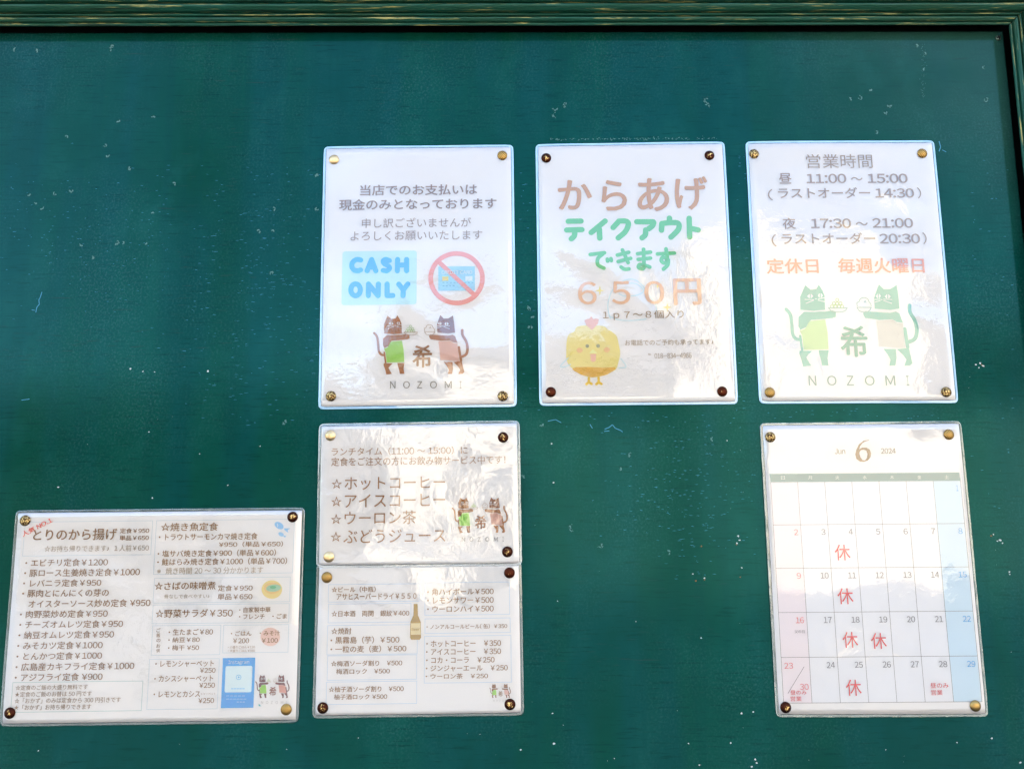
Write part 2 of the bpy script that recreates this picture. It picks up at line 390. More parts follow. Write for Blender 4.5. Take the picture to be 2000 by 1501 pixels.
for _ in range(230):
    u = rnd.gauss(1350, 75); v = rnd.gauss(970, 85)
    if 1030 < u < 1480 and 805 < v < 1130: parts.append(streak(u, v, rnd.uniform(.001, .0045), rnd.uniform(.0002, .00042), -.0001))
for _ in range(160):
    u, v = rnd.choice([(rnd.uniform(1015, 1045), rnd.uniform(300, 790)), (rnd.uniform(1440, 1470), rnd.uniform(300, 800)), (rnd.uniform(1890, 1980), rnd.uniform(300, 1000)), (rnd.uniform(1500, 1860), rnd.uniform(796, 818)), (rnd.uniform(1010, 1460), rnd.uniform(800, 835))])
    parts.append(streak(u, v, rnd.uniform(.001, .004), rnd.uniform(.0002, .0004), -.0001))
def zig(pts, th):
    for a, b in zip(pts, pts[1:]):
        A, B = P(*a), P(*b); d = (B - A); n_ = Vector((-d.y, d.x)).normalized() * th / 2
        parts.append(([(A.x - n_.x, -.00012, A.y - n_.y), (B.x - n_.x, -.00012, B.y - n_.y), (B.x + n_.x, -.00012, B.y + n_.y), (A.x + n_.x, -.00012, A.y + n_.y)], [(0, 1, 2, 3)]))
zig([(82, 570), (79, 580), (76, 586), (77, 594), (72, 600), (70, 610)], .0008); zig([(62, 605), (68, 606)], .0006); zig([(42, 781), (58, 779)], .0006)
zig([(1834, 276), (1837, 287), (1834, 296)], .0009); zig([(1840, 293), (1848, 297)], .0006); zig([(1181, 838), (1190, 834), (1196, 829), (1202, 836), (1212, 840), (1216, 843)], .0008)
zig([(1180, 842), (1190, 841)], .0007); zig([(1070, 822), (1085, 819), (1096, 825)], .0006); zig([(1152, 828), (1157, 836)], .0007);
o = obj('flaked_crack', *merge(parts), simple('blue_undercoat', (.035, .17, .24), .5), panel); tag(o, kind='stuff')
parts = []
for _ in range(260):
    c = rnd.random()
    if c < .3: u, v = rnd.gauss(1230, 90), rnd.choice([rnd.gauss(1150, 25), rnd.gauss(1265, 25)])
    elif c < .6: u, v = rnd.gauss(130, 120), rnd.gauss(680, 30)
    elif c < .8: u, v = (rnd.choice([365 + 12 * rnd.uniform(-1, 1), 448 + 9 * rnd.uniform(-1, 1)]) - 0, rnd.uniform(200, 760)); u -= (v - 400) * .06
    else: u, v = rnd.uniform(0, 1900), rnd.uniform(80, 260)
    parts.append(streak(u, v, rnd.uniform(.003, .016), rnd.uniform(.00018, .00040), -.00006, .15))
for u, v, L in [(262, 106, 50), (430, 158, 24), (455, 139, 30), (500, 162, 40), (560, 78, 60), (325, 407, 34), (240, 605, 40), (265, 677, 22), (395, 679, 24), (120, 581, 46), (565, 687, 16), (495, 541, 14), (1260, 1287, 60), (1048, 1062, 36), (1875, 115, 38)]:
    parts.append(streak(u, v, L / 1750, .0006, -.00007, .2))
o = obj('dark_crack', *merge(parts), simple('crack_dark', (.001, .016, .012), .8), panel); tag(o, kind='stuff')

# ------------------------------------------------------------------ sheets
class Sheet:
    def __init__(s, corners, base, seed, amp, label, cat, name='laminated_notice', wav=1.0, edge_sheen=.4, margin=3.0, tint=(.8, .88, .95), group='laminated notices on the green board'):
        s.c = [P(*q) for q in corners]          # TL TR BR BL in board plane
        s.base, s.seed, s.amp = base, seed, amp
        ctr = sum(s.c, Vector((0, 0))) / 4
        s.w = ((s.c[1] - s.c[0]).length + (s.c[2] - s.c[3]).length) / 2; s.h = ((s.c[3] - s.c[0]).length + (s.c[2] - s.c[1]).length) / 2
        d = (s.c[1] - s.c[0]) + (s.c[2] - s.c[3]); s.ang = math.atan2(d.y, d.x)
        s.ex = Vector((math.cos(s.ang), math.sin(s.ang))); s.ey = Vector((-s.ex.y, s.ex.x))
        s.root = empty(name, (ctr.x, 0, ctr.y)); tag(s.root, label, cat, group)
        s.layer = 0
        s.pins = []
        mg = margin / 1000
        # paper
        pap = PAPER
        def bil(f, g):
            return (s.c[0] * (1 - f) + s.c[1] * f) * (1 - g) + (s.c[3] * (1 - f) + s.c[2] * f) * g
        s.bil = bil
        NX, NZ = 36, 48
        fx = lambda k: (mg + (s.w - 2 * mg) * k / NX) / s.w
        fz = lambda k: (mg + (s.h - 2 * mg) * k / NZ) / s.h
        V = [];
        for j in range(NZ + 1):
            for i in range(NX + 1):
                q = bil(fx(i), fz(j)); V.append(s.pt(q, .00030))
        Fc = [(j * (NX + 1) + i, (j + 1) * (NX + 1) + i, (j + 1) * (NX + 1) + i + 1, j * (NX + 1) + i + 1) for j in range(NZ) for i in range(NX)]
        obj('paper', V, Fc, pap, s.root, smooth=True)
        # film: covers the sheet, steps down at the sealed margin, rounded corners
        ed = [0, .0004, .0009, .0016, mg - .0004, mg + .0006]
        def coords(L, n):
            mid = [ed[-1] + (L - 2 * ed[-1]) * k / n for k in range(1, n)]
            return ed + mid + [L - e for e in reversed(ed)]
        xs, zs = coords(s.w, 40), coords(s.h, 52); r = .0055
        V = []; hs = []
        for z in zs:
            for x in xs:
                X, Z = x, z
                cxx = r if x < r else (s.w - r if x > s.w - r else None); czz = r if z < r else (s.h - r if z > s.h - r else None)
                if cxx is not None and czz is not None:
                    dx, dz = x - cxx, z - czz; m_ = max(abs(dx), abs(dz)); hyp = math.hypot(dx, dz)
                    if hyp > 1e-9: X, Z = cxx + dx * m_ / hyp, czz + dz * m_ / hyp
                dd = min(x, z, s.w - x, s.h - z)
                if dd < .0003: hgt = .00002
                elif dd < .0007: hgt = .00052
                elif dd < mg - .001: hgt = .00055
                elif dd < mg: hgt = .00060
                else: hgt = .00150
                V.append(s.pt(bil(X / s.w, Z / s.h), hgt))
        nx = len(xs); Fc = []; fm = []
        for j in range(len(zs) - 1):
            for i in range(nx - 1):
                Fc.append((j * nx + i, (j + 1) * nx + i, (j + 1) * nx + i + 1, j * nx + i + 1))
                dd = min(i, j, nx - 2 - i, len(zs) - 2 - j)
                fm.append(1 if dd < 2 else (2 if dd < 4 else 0))
        clear = film_material(seed, wav)
        rim = film_material(seed + .5, .7, min(.8, edge_sheen * 1.25 + .08), tuple(min(1, x * 1.05) for x in tint), 'film_rim'); mar = film_material(seed + .3, .9, edge_sheen, tint, 'film_margin')  # bright rim highlight put into a stronger tint
        Vf, Ff = V, Fc
        def sub(sel, name, mats, fmap):
            keep = [k for k, f in enumerate(fm) if f in sel]; used = sorted({v for k in keep for v in Ff[k]}); ix = {v: n for n, v in enumerate(used)}
            return obj(name, [Vf[v] for v in used], [tuple(ix[v] for v in Ff[k]) for k in keep], mats, s.root, smooth=True, fmat=[fmap[fm[k]] for k in keep])
        sub((0,), 'clear_film', [clear], {0: 0}); sub((1, 2), 'sealed_margin', [mar, rim], {2: 0, 1: 1})
    def W(s, q):
        d = q - Vector((s.root.location.x, s.root.location.z)); x, z = d.dot(s.ex) / s.w, d.dot(s.ey) / s.h
        a = s.seed
        f = math.sin(5.1 * x + 2.3 * z + a * 2) * .5 + math.sin(8.3 * z - 3.1 * x + a * 5) * .35 + math.sin(11.7 * x + 6 * z + a) * .2 + math.sin(14 * z + 7 * x * math.sin(a) + 3 * a) * .08 + 1.1
        k = (1 - (2 * x) ** 4 * (2 * z) ** 4)
        return max(0, s.amp * f * max(0, k))
    def pt(s, q, up):
        return (q.x, -(s.base + s.W(q) + up), q.y)
    # ---- printing
    def lay(s):
        s.layer += 1
        return .00040 + (s.layer % 60) * .0000115
    def tlay(s):
        s.tl = getattr(s, 'tl', 0) + 1
        return .00112 + (s.tl % 16) * .00001
    def poly(s, pts, col, name='print_shape', px=True, parent=None):
        q = [P(*p) if px else p for p in pts]; up = s.lay()
        return add_flat(s, [q], col, name, up, parent)
    def strokes(s, lines, wd, col, name='lettering', closed=False, parent=None, smooth=True):
        """thick round-ended strokes (photo px), each its own layer a hair above the last"""
        V, Fc = [], []
        for ln in lines:
            pts = [P(*p) for p in ln]
            if smooth and len(pts) > 2: pts = catmull(pts, closed)
            up = s.lay(); wm = wd
            n0 = len(V); n = len(pts); L = []; Rr = []
            for i in range(n):
                a = pts[i - 1] if (i or closed) else pts[i]; b = pts[(i + 1) % n] if (i < n - 1 or closed) else pts[i]
                d = (b - a); d = d.normalized() if d.length > 1e-9 else Vector((1, 0)); nn = Vector((-d.y, d.x)) * wm / 2
                L.append(pts[i] + nn); Rr.append(pts[i] - nn)
            V += [s.pt(q, up) for q in L] + [s.pt(q, up) for q in Rr]
            for i in range(n - (0 if closed else 1)):
                j = (i + 1) % n; Fc.append((n0 + n + i, n0 + n + j, n0 + j, n0 + i))
            if not closed:
                for e, (c, o_) in enumerate(((pts[0], pts[1]), (pts[-1], pts[-2]))):
                    a0 = math.atan2(c.y - o_.y, c.x - o_.x); k0 = len(V); m_ = 8
                    V += [s.pt(c + Vector((math.cos(a0 - math.pi / 2 + math.pi * i / m_), math.sin(a0 - math.pi / 2 + math.pi * i / m_))) * wm / 2, up) for i in range(m_ + 1)]
                    Fc.append(tuple(range(k0, k0 + m_ + 1)))
        o = obj(name, V, Fc, ink(col), parent or s.root)
        if name in ('whiskers', 'collar_line', 'blue_outline', 'small_print', 'dishes', 'card_marks'): o['kind'] = 'stuff'
        return o
    def ellipse(s, u, v, ru, rv, col, name='print_shape', n=28, parent=None, rot=0):
        c, q = math.cos(rot), math.sin(rot)
        return s.poly([(u + ru * math.cos(a) * c - rv * math.sin(a) * q, v + ru * math.cos(a) * q + rv * math.sin(a) * c) for a in [2 * math.pi * i / n for i in range(n)]], col, name, parent=parent)
    def rect(s, a, b, col, name='print_shape', r=0, parent=None):
        """axis-aligned with the sheet; a, b photo px corners (top left, bottom right)"""
        A, B = P(*a), P(*b); d = B - A; W_, H_ = d.dot(s.ex), -d.dot(s.ey); pts = []
        loc = lambda x, y: A + s.ex * x - s.ey * y
        if r == 0: L = [(0, 0), (W_, 0), (W_, H_), (0, H_)]
        else:
            L = []
            for (cx_, cy_, a0) in ((W_ - r, r, -90), (W_ - r, H_ - r, 0), (r, H_ - r, 90), (r, r, 180)):
                L += [(cx_ + r * math.cos(R(a0 + 15 * k)), cy_ + r * math.sin(R(a0 + 15 * k))) for k in range(7)]
        return s.poly([loc(*p) for p in L], col, name, px=False, parent=parent)
    def frame(s, a, b, col, th=.0005, name='box_outline'):
        A, B = P(*a), P(*b); d = B - A; W_, H_ = d.dot(s.ex), -d.dot(s.ey); up = s.lay(); V, Fc = [], []
        loc = lambda x, y: A + s.ex * x - s.ey * y
        o_ = [(0, 0), (W_, 0), (W_, H_), (0, H_)]; i_ = [(th, th), (W_ - th, th), (W_ - th, H_ - th), (th, H_ - th)]
        K = 10
        for k in range(4):
            for m_ in range(K):
                f = m_ / K; g_ = (k + 1) % 4
                V.append(s.pt(loc(o_[k][0] + (o_[g_][0] - o_[k][0]) * f, o_[k][1] + (o_[g_][1] - o_[k][1]) * f), up))
                V.append(s.pt(loc(i_[k][0] + (i_[g_][0] - i_[k][0]) * f, i_[k][1] + (i_[g_][1] - i_[k][1]) * f), up))
        n = 4 * K; Fc = [(2 * i, 2 * ((i + 1) % n), 2 * ((i + 1) % n) + 1, 2 * i + 1) for i in range(n)]
        return obj(name, V, Fc, ink(col), s.root)

def catmull(p, closed=False, k=5):
    n = len(p); out = []
    for i in range(n if closed else n - 1):
        p0, p1, p2, p3 = (p[(i - 1) % n] if closed or i else p[0], p[i], p[(i + 1) % n], p[(i + 2) % n] if closed or i < n - 2 else p[-1])
        for j in range(k):
            t = j / k
            out.append(.5 * ((2 * p1) + (p2 - p0) * t + (2 * p0 - 5 * p1 + 4 * p2 - p3) * t * t + (3 * p1 - p0 - 3 * p2 + p3) * t ** 3))
    if not closed: out.append(p[-1])
    return out
def add_flat(s, loops, col, name, up, parent=None):
    """fill a polygon, cut on a fine grid so that it follows the sheet's waves"""
    bm = bmesh.new()
    for lp in loops:
        vs_ = [bm.verts.new((q.x, 0, q.y)) for q in lp]
        es = [bm.edges.new((vs_[i], vs_[(i + 1) % len(vs_)])) for i in range(len(vs_))]
    bmesh.ops.triangle_fill(bm, edges=bm.edges[:], use_beauty=True)
    X = [v.co.x for v in bm.verts]; Z = [v.co.z for v in bm.verts]; st = .006
    for ax, lo, hi in ((0, min(X), max(X)), (2, min(Z), max(Z))):
        k = lo + st
        while k < hi - st * .3:
            no = Vector((1, 0, 0)) if ax == 0 else Vector((0, 0, 1))
            bmesh.ops.bisect_plane(bm, geom=bm.verts[:] + bm.edges[:] + bm.faces[:], plane_co=no * k, plane_no=no); k += st
    org = parent_loc(parent or s.root)
    for v in bm.verts:
        p = s.pt(Vector((v.co.x, v.co.z)), up); v.co = Vector(p) - org
    for f in bm.faces:
        if f.normal.y > 0: f.normal_flip()
    me = bpy.data.meshes.new(name); bm.to_mesh(me); bm.free(); me.materials.append(ink(col))
    o = bpy.data.objects.new(name, me); COL.objects.link(o); o.parent = parent or s.root
    return o

# text queue: glyph outlines from the built-in font, turned into meshes in one go
TEXTS = []
def T(s, crop, text, x0, y0, x1, y1, col, bold=0.0, ang=None, name='text_line', parent=None, space=1.0, res=3):
    ox, oy, k = crop
    TEXTS.append((s, text, (ox + x0 / k, oy + y0 / k, ox + x1 / k, oy + y1 / k), col, bold, ang, name, parent, space, res))
GLY = {}
def fw(ch): return chr(ord(ch) + 0xFEE0) if '!' <= ch <= '~' else {'¥': '￥', '℡': '℡'}.get(ch, ch)
def load_glyphs():
    chars = sorted({fw(ch) for tx in TEXTS for ch in tx[1] if ch not in ' \u3000'}); objs = []
    for ch in chars:
        c = bpy.data.curves.new('glyph', 'FONT'); c.body = ch; c.resolution_u = 4; c.fill_mode = 'FRONT'
        o = bpy.data.objects.new('glyph', c); COL.objects.link(o); objs.append(o)
    bpy.context.view_layer.update(); dg = bpy.context.evaluated_depsgraph_get()
    for ch, o in zip(chars, objs):
        me = bpy.data.meshes.new_from_object(o.evaluated_get(dg))
        GLY[ch] = ([(v.co.x, v.co.y) for v in me.vertices], [tuple(p.vertices) for p in me.polygons]); bpy.data.meshes.remove(me)
    for o in objs:
        c = o.data; bpy.data.objects.remove(o); bpy.data.curves.remove(c)
def layout(text):
    """glyph outlines in em units; Latin letters and digits set proportionally"""
    x = 0; V = []; Fc = []
    for ch in text:
        if ch == ' ': x += .28; continue
        if ch == '\u3000': x += 1.0; continue
        gv, gf = GLY[fw(ch)]
        if not gv: print('NO GLYPH', ch); continue
        lo, hi = min(p[0] for p in gv), max(p[0] for p in gv)
        if ch.isdigit() and ch < '\uff00': dx, adv = x + .30 - (lo + hi) / 2, .60
        elif '!' <= ch <= '~' or ch == '¥': dx, adv = x - lo + .05, hi - lo + .11
        else: dx, adv = x, 1.0
        n = len(V); V += [(p[0] + dx, p[1]) for p in gv]; Fc += [tuple(i + n for i in f) for f in gf]; x += adv
    return V, Fc
def flush_texts():
    load_glyphs()
    for s, text, (u0, v0, u1, v1), col, bold, ang, name, parent, space, res in TEXTS:
        gv, gf = layout(text)
        a0, a1 = min(p[0] for p in gv), max(p[0] for p in gv); b0, b1 = min(p[1] for p in gv), max(p[1] for p in gv)
        um, vm = (u0 + u1) / 2, (v0 + v1) / 2; C = P(um, vm)
        Wd = (P(u1, vm) - P(u0, vm)).length; Hd = (P(um, v1) - P(um, v0)).length
        sx, sy = Wd / (a1 - a0), Hd / max(1e-6, b1 - b0)
        e = s.ang if ang is None else s.ang + ang
        ex = Vector((math.cos(e), math.sin(e))); ey = Vector((-ex.y, ex.x)); org = parent_loc(parent or s.root)
        k = max(0, bold); V, Fc = [], []
        for dx, dy in ([(0, 0)] if k < .002 else [(-k, 0), (k, 0), (0, k * .7), (0, -k * .7)]):
            up = s.tlay(); n = len(V)
            for px, py in gv:
                q = C + ex * ((px - (a0 + a1) / 2 + dx) * sx) + ey * ((py - (b0 + b1) / 2 + dy) * sy); V.append(Vector(s.pt(q, up)) - org)
            Fc += [tuple(i + n for i in f) for f in gf]
        me = bpy.data.meshes.new(name); me.from_pydata(V, [], Fc); me.update(); me.materials.append(ink(col))
        ob = bpy.data.objects.new(name, me); COL.objects.link(ob); ob.parent = parent or s.root

PAPER = paper_material()

# ------------------------------------------------------------------ the shop's emblem: two cats serving, drawn once in its own units
LOGO = (390, 110, 1535, 970)
def logo(s, x0, y0, x1, y1, fur, fur2, apron1, apron2, char, word, crop, detail=True, skin=(240, 242, 246)):
    ox, oy, k = crop
    sx = (x1 - x0) / (LOGO[2] - LOGO[0]); sy = (y1 - y0) / (LOGO[3] - LOGO[1])
    def m(p): return (ox + (x0 + (p[0] - LOGO[0]) * sx) / k, oy + (y0 + (p[1] - LOGO[1]) * sy) / k)
    mm = sx / k / 1.79 / 1000           # one drawing unit in metres
    root = empty('emblem', (0, 0, 0)); root.parent = s.root; s.layer = 0
    def pg(pts, col, nm): s.poly([m(p) for p in pts], col, nm, parent=root)
    def stk(lines, wd, col, nm='emblem_line'): s.strokes([[m(p) for p in l] for l in lines], wd * mm, col, nm, parent=root)
    stk([[(410, 325), (445, 370), (458, 450), (465, 530), (490, 572), (528, 582)]], 28, fur, 'cat_tail')
    stk([[(530, 550), (546, 668)]], 20, fur, 'cat_tail')
    pg([(600, 425), (740, 412), (760, 520), (768, 664), (560, 668), (545, 550), (525, 505), (570, 490), (590, 460)], apron1, 'apron')
    pg([(530, 330), (528, 220), (545, 180), (570, 122), (615, 160), (665, 155), (685, 118), (715, 165), (733, 210), (740, 330), (640, 338)], fur, 'cat_head')
    pg([(515, 390), (560, 348), (640, 345), (740, 345), (800, 335), (830, 345), (830, 390), (800, 400), (740, 405), (620, 415), (600, 435), (580, 475), (530, 500), (515, 470)], fur, 'cat_arm')
    pg([(525, 675), (630, 678), (600, 705), (580, 730), (605, 775), (622, 800), (555, 808), (540, 750), (522, 700)], fur, 'cat_leg')
    pg([(685, 672), (770, 672), (760, 740), (768, 800), (715, 800), (705, 750), (692, 710)], fur, 'cat_leg')
    stk([[(1455, 292), (1460, 350), (1500, 420), (1518, 500), (1503, 570), (1455, 600)]], 32, fur, 'cat_tail')
    stk([[(1415, 490), (1440, 645)]], 30, fur, 'cat_tail')
    pg([(1172, 422), (1310, 415), (1350, 440), (1398, 445), (1420, 655), (1195, 640), (1185, 520)], apron2, 'apron')
    pg([(1160, 320), (1155, 230), (1170, 180), (1195, 115), (1235, 155), (1290, 155), (1345, 120), (1358, 200), (1370, 320), (1290, 330)], fur2, 'cat_head')
    pg([(1062, 352), (1080, 340), (1120, 345), (1290, 355), (1340, 345), (1370, 360), (1385, 400), (1400, 440), (1345, 430), (1310, 410), (1200, 415), (1080, 398), (1065, 375)], fur, 'cat_arm')
    pg([(1235, 660), (1340, 662), (1345, 740), (1335, 800), (1285, 802), (1295, 750), (1265, 700)], fur, 'cat_leg')
    pg([(1350, 662), (1450, 652), (1460, 700), (1480, 780), (1460, 800), (1412, 802), (1430, 750), (1400, 710)], fur, 'cat_leg')
    wh = skin
    if detail:
        for (a, b, y) in ((585, 640, 215), (675, 719, 210), (1168, 1212, 213), (1243, 1296, 217)):
            c = (a + b) / 2; pg([(a, y), (c - 10, y - 17), (c + 10, y - 17), (b, y), (c + 10, y + 17), (c - 10, y + 17)], wh, 'cat_eye')
            stk([[(c, y - 13), (c, y + 13)]], 8, fur, 'cat_pupil')
        stk([[(568, 243), (640, 245)], [(578, 275), (640, 250)], [(680, 240), (733, 228)], [(680, 250), (733, 262)], [(1158, 243), (1205, 240)], [(1160, 265), (1205, 253)], [(1235, 240), (1305, 243)], [(1235, 252), (1303, 275)], [(655, 238), (665, 238)], [(1213, 245), (1223, 245)]], 6, wh, 'whiskers')
        stk([[(540, 342), (640, 346), (740, 338)], [(1165, 330), (1290, 342), (1340, 330), (1378, 345)]], 7, wh, 'collar_line')
        green = (175, 205, 150)
        for dx, dy in ((0, 0), (-28, 28), (28, 28), (0, 30), (-45, 55), (-15, 55), (15, 55), (42, 55)):
            c = (840 + dx, 248 + dy); stk([[(c[0] + 13 * math.cos(a), c[1] + 13 * math.sin(a)) for a in [6.283 * i / 8 for i in range(9)]]], 5, green, 'salad')
    stk([[(765, 315), (925, 315)], [(765, 315), (800, 345), (860, 350), (905, 340), (925, 315)], [(1008, 310), (1130, 310)], [(1008, 310), (1030, 340), (1070, 350), (1110, 340), (1130, 310)],
         [(1010, 300), (1008, 272), (1026, 260), (1036, 238), (1066, 228), (1098, 238), (1110, 262), (1124, 280), (1128, 300)], [(1085, 270), (1078, 255), (1068, 268)]], 6, tuple(int(x * .5 + 100) for x in char), 'dishes')
    q = lambda X, Y: (x0 + (X - LOGO[0]) * sx, y0 + (Y - LOGO[1]) * sy)
    a, b = q(870, 470), q(1092, 725); T(s, crop, '希', a[0], a[1], b[0], b[1], char, .022, name='emblem_character', parent=root)
    if word:
        for ch, xc, wd in (('N', 632, 64), ('O', 795, 78), ('Z', 950, 60), ('O', 1115, 82), ('M', 1290, 82), ('I', 1437, 22)):
            a, b = q(xc - wd / 2, 888), q(xc + wd / 2, 970); T(s, crop, ch, a[0], a[1], b[0], b[1], word, -.012, name='emblem_letter', parent=root)

# ================================================================== SHEET 1: cash only
A = (600, 270, 4.5455); Bc = (600, 570, 4.5455)
s1 = Sheet([(633, 287.2), (1002.6, 283.6), (1009.6, 794.4), (622, 799.5)], .0008, 1.3, .0006, 'upright laminated cash only notice with crossed out card, between bare board and takeout notice', 'notice', edge_sheen=.62, tint=(.40, .60, .72))
BR1, BR2 = (158, 138, 130), (172, 155, 148)
T(s1, A, '当店でのお支払いは', 475, 420, 1507, 512, BR1, .019); T(s1, A, '現金のみとなっております', 290, 545, 1680, 640, BR1, .019)
T(s1, A, '申し訳ございませんが', 490, 715, 1455, 800, BR2, -.006); T(s1, A, 'よろしくお願いいたします', 390, 830, 1555, 912, BR2, -.006)
def cv(crop): return lambda *p: (crop[0] + p[0] / crop[2], crop[1] + p[1] / crop[2])
a = cv(A)
s1.rect(a(318, 1010), a(972, 1478), (200, 232, 247), 'blue_panel', .003)
CB_ = (72, 188, 243); st = lambda L, c=a: [[c(*p) for p in l] for l in L]
w_ = 46 / 4.5455 / 1.76 / 1000
s1.strokes(st([[(478, 1086), (440, 1082), (405, 1110), (402, 1150), (425, 1178), (460, 1181), (476, 1174)], [(732, 1092), (700, 1081), (678, 1095), (690, 1120), (722, 1138), (733, 1160), (710, 1182), (678, 1178)]]), w_, CB_)
s1.strokes(st([[(535, 1182), (575, 1082)], [(575, 1082), (612, 1182)], [(552, 1150), (598, 1150)], [(805, 1081), (803, 1182)], [(885, 1081), (885, 1182)], [(805, 1132), (885, 1130)],
               [(545, 1402), (547, 1298)], [(547, 1298), (632, 1402)], [(632, 1402), (635, 1298)], [(712, 1298), (712, 1400)], [(712, 1400), (762, 1400)], [(815, 1300), (855, 1352)], [(855, 1352), (895, 1298)], [(855, 1352), (853, 1402)]]), w_, CB_)
s1.strokes([[a(433 + 42 * math.cos(t_), 1350 + 52 * math.sin(t_)) for t_ in [6.2832 * i / 10 for i in range(10)]]], w_, CB_, closed=True)
s1.rect(a(1165, 1143), a(1490, 1355), (168, 216, 236), 'card_picture', .001)
T(s1, A, 'CREDIT CARD', 1195, 1180, 1465, 1210, (232, 242, 248), .01); s1.rect(a(1200, 1232), a(1255, 1268), (240, 215, 130), 'card_chip'); s1.rect(a(1405, 1228), a(1468, 1268), (225, 235, 242), 'card_patch')
s1.strokes(st([[(x, 1285), (x + 14, 1285)] for x in range(1205, 1470, 32)] + [[(x, 1315), (x + 12, 1315)] for x in range(1205, 1300, 30)]), .0006, (120, 175, 200), 'card_marks')
RD = (246, 166, 164)
s1.strokes([[a(1327 + 229 * math.cos(t_), 1247 + 219 * math.sin(t_)) for t_ in [6.2832 * i / 24 for i in range(24)]]], 42 / 4.5455 / 1.76 / 1000, RD, 'prohibition_ring', closed=True)
s1.strokes(st([[(1172, 1105), (1482, 1392)]]), 40 / 4.5455 / 1.76 / 1000, RD, 'prohibition_bar')
logo(s1, 582, 205, 1437, 858, (176, 126, 90), (150, 108, 80), (172, 216, 132), (224, 192, 185), (165, 125, 100), (150, 148, 145), Bc)

# ================================================================== SHEET 2: take-out
Cc = (1030, 270, 4.762); D = (1030, 540, 4.762)
s2 = Sheet([(1045.8, 282.6), (1414.7, 277.4), (1441.2, 789.3), (1053.5, 792.6)], .0008, 2.7, .0006, 'upright laminated takeout fried chicken notice with yellow chick, middle of the top row', 'notice', edge_sheen=.62, tint=(.40, .60, .72), wav=.8)
KB = (210, 166, 122)
for ch, x0, y0, x1, y1 in (('か', 290, 400, 592, 665), ('ら', 692, 400, 915, 675), ('あ', 1025, 385, 1305, 682), ('げ', 1372, 370, 1665, 670)): T(s2, Cc, ch, x0, y0, x1, y1, KB, .022, name='large_letter', res=8)
c = cv(Cc); GR = (112, 203, 146); w_ = 52 / 4.762 / 1.76 / 1000
s2.strokes(st([[(380, 777), (498, 775)], [(365, 858), (506, 855)], [(440, 865), (435, 912), (408, 940)], [(722, 775), (592, 882)], [(668, 850), (672, 935)], [(850, 776), (796, 836)], [(850, 776), (912, 776), (938, 803), (910, 872), (843, 932)],
    [(1015, 782), (1168, 783)], [(1172, 790), (1160, 820), (1125, 848)], [(1098, 858), (1093, 905), (1064, 932)], [(1318, 750), (1318, 790)], [(1244, 862), (1248, 808)], [(1248, 800), (1318, 792), (1398, 798), (1400, 855), (1332, 926)], [(1500, 752), (1505, 925)], [(1512, 845), (1583, 860)]], c), w_, GR, 'rounded_lettering')
w_ = 36 / 4.762 / 1.76 / 1000
s2.strokes(st([[(583, 1086), (715, 1070)], [(700, 1082), (655, 1122), (655, 1182), (710, 1213)], [(742, 1130), (744, 1148)], [(775, 1125), (778, 1143)],
    [(835, 1092), (940, 1066)], [(842, 1152), (958, 1122)], [(882, 1045), (935, 1162)], [(870, 1203), (900, 1222), (942, 1220)],
    [(1022, 1080), (1142, 1064)], [(1028, 1132), (1142, 1120)], [(1078, 1038), (1082, 1190)], [(1082, 1188), (1040, 1180), (1032, 1208), (1072, 1220), (1092, 1190), (1136, 1203)],
    [(1207, 1082), (1363, 1074)], [(1286, 1035), (1300, 1128)], [(1300, 1128), (1255, 1112), (1243, 1148), (1280, 1166), (1304, 1128), (1302, 1182), (1262, 1222)]], c), w_, GR, 'rounded_lettering')
OR = (242, 200, 174)
d_ = cv(D); LB = (205, 230, 236); w_ = 9 / 4.762 / 1.79 / 1000
s2.strokes(st([[(770, 395), (752, 330), (748, 250), (790, 130), (880, 50), (980, 30), (1060, 80), (1130, 180), (1190, 260), (1198, 325)], [(760, 370), (830, 402), (950, 413), (1100, 400)], [(850, 165), (900, 185), (1000, 182), (1072, 150), (1060, 110), (1000, 70), (900, 70)], [(378, 760), (310, 830), (330, 845), (400, 820)], [(868, 765), (916, 840), (850, 850)]], d_), w_, LB, 'blue_outline')
T(s2, D, '6', 472, 55, 638, 262, OR, .012, name='price_digit', res=8); T(s2, D, '5', 785, 52, 950, 260, OR, .012, name='price_digit', res=8); T(s2, D, '0', 1088, 50, 1265, 258, OR, .012, name='price_digit', res=8); T(s2, D, '円', 1360, 28, 1605, 265, OR, .025, name='price_digit')
T(s2, D, '１ｐ７～８個入り', 700, 320, 1450, 405, (172, 152, 135), .004); T(s2, D, 'お電話でのご予約も承ってます♪', 905, 588, 1725, 640, (185, 168, 150)); T(s2, D, '℡ 018-834-4966', 1122, 715, 1522, 762, (182, 166, 150), -.004)
for x, y, r in ((672, 135, 46), (1298, 290, 42), (1207, 95, 26)):
    s2.poly([d_(x + (r if i % 2 == 0 else r * .28) * math.cos(math.pi * i / 4), y + (r if i % 2 == 0 else r * .28) * math.sin(math.pi * i / 4)) for i in range(8)], (244, 222, 150), 'sparkle')
chick = empty('chick_picture', (0, 0, 0)); chick.parent = s2.root; s2.layer = 20
def cp(pts, col, nm): s2.poly([d_(*p) for p in pts], col, nm, parent=chick)
s2.strokes(st([[(570, 930), (570, 985)], [(570, 985), (548, 1002)], [(570, 985), (596, 1000)], [(660, 930), (662, 985)], [(662, 985), (640, 1002)], [(662, 985), (688, 1000)]], d_), .0028, (246, 205, 95), 'chick_foot', parent=chick)
body = [(360, 720), (365, 600), (385, 540), (435, 515), (460, 470), (560, 456), (700, 462), (740, 490), (790, 520), (830, 560), (850, 640), (862, 720), (845, 800), (825, 860), (780, 890), (720, 920), (600, 940), (500, 915), (430, 870), (370, 800)]
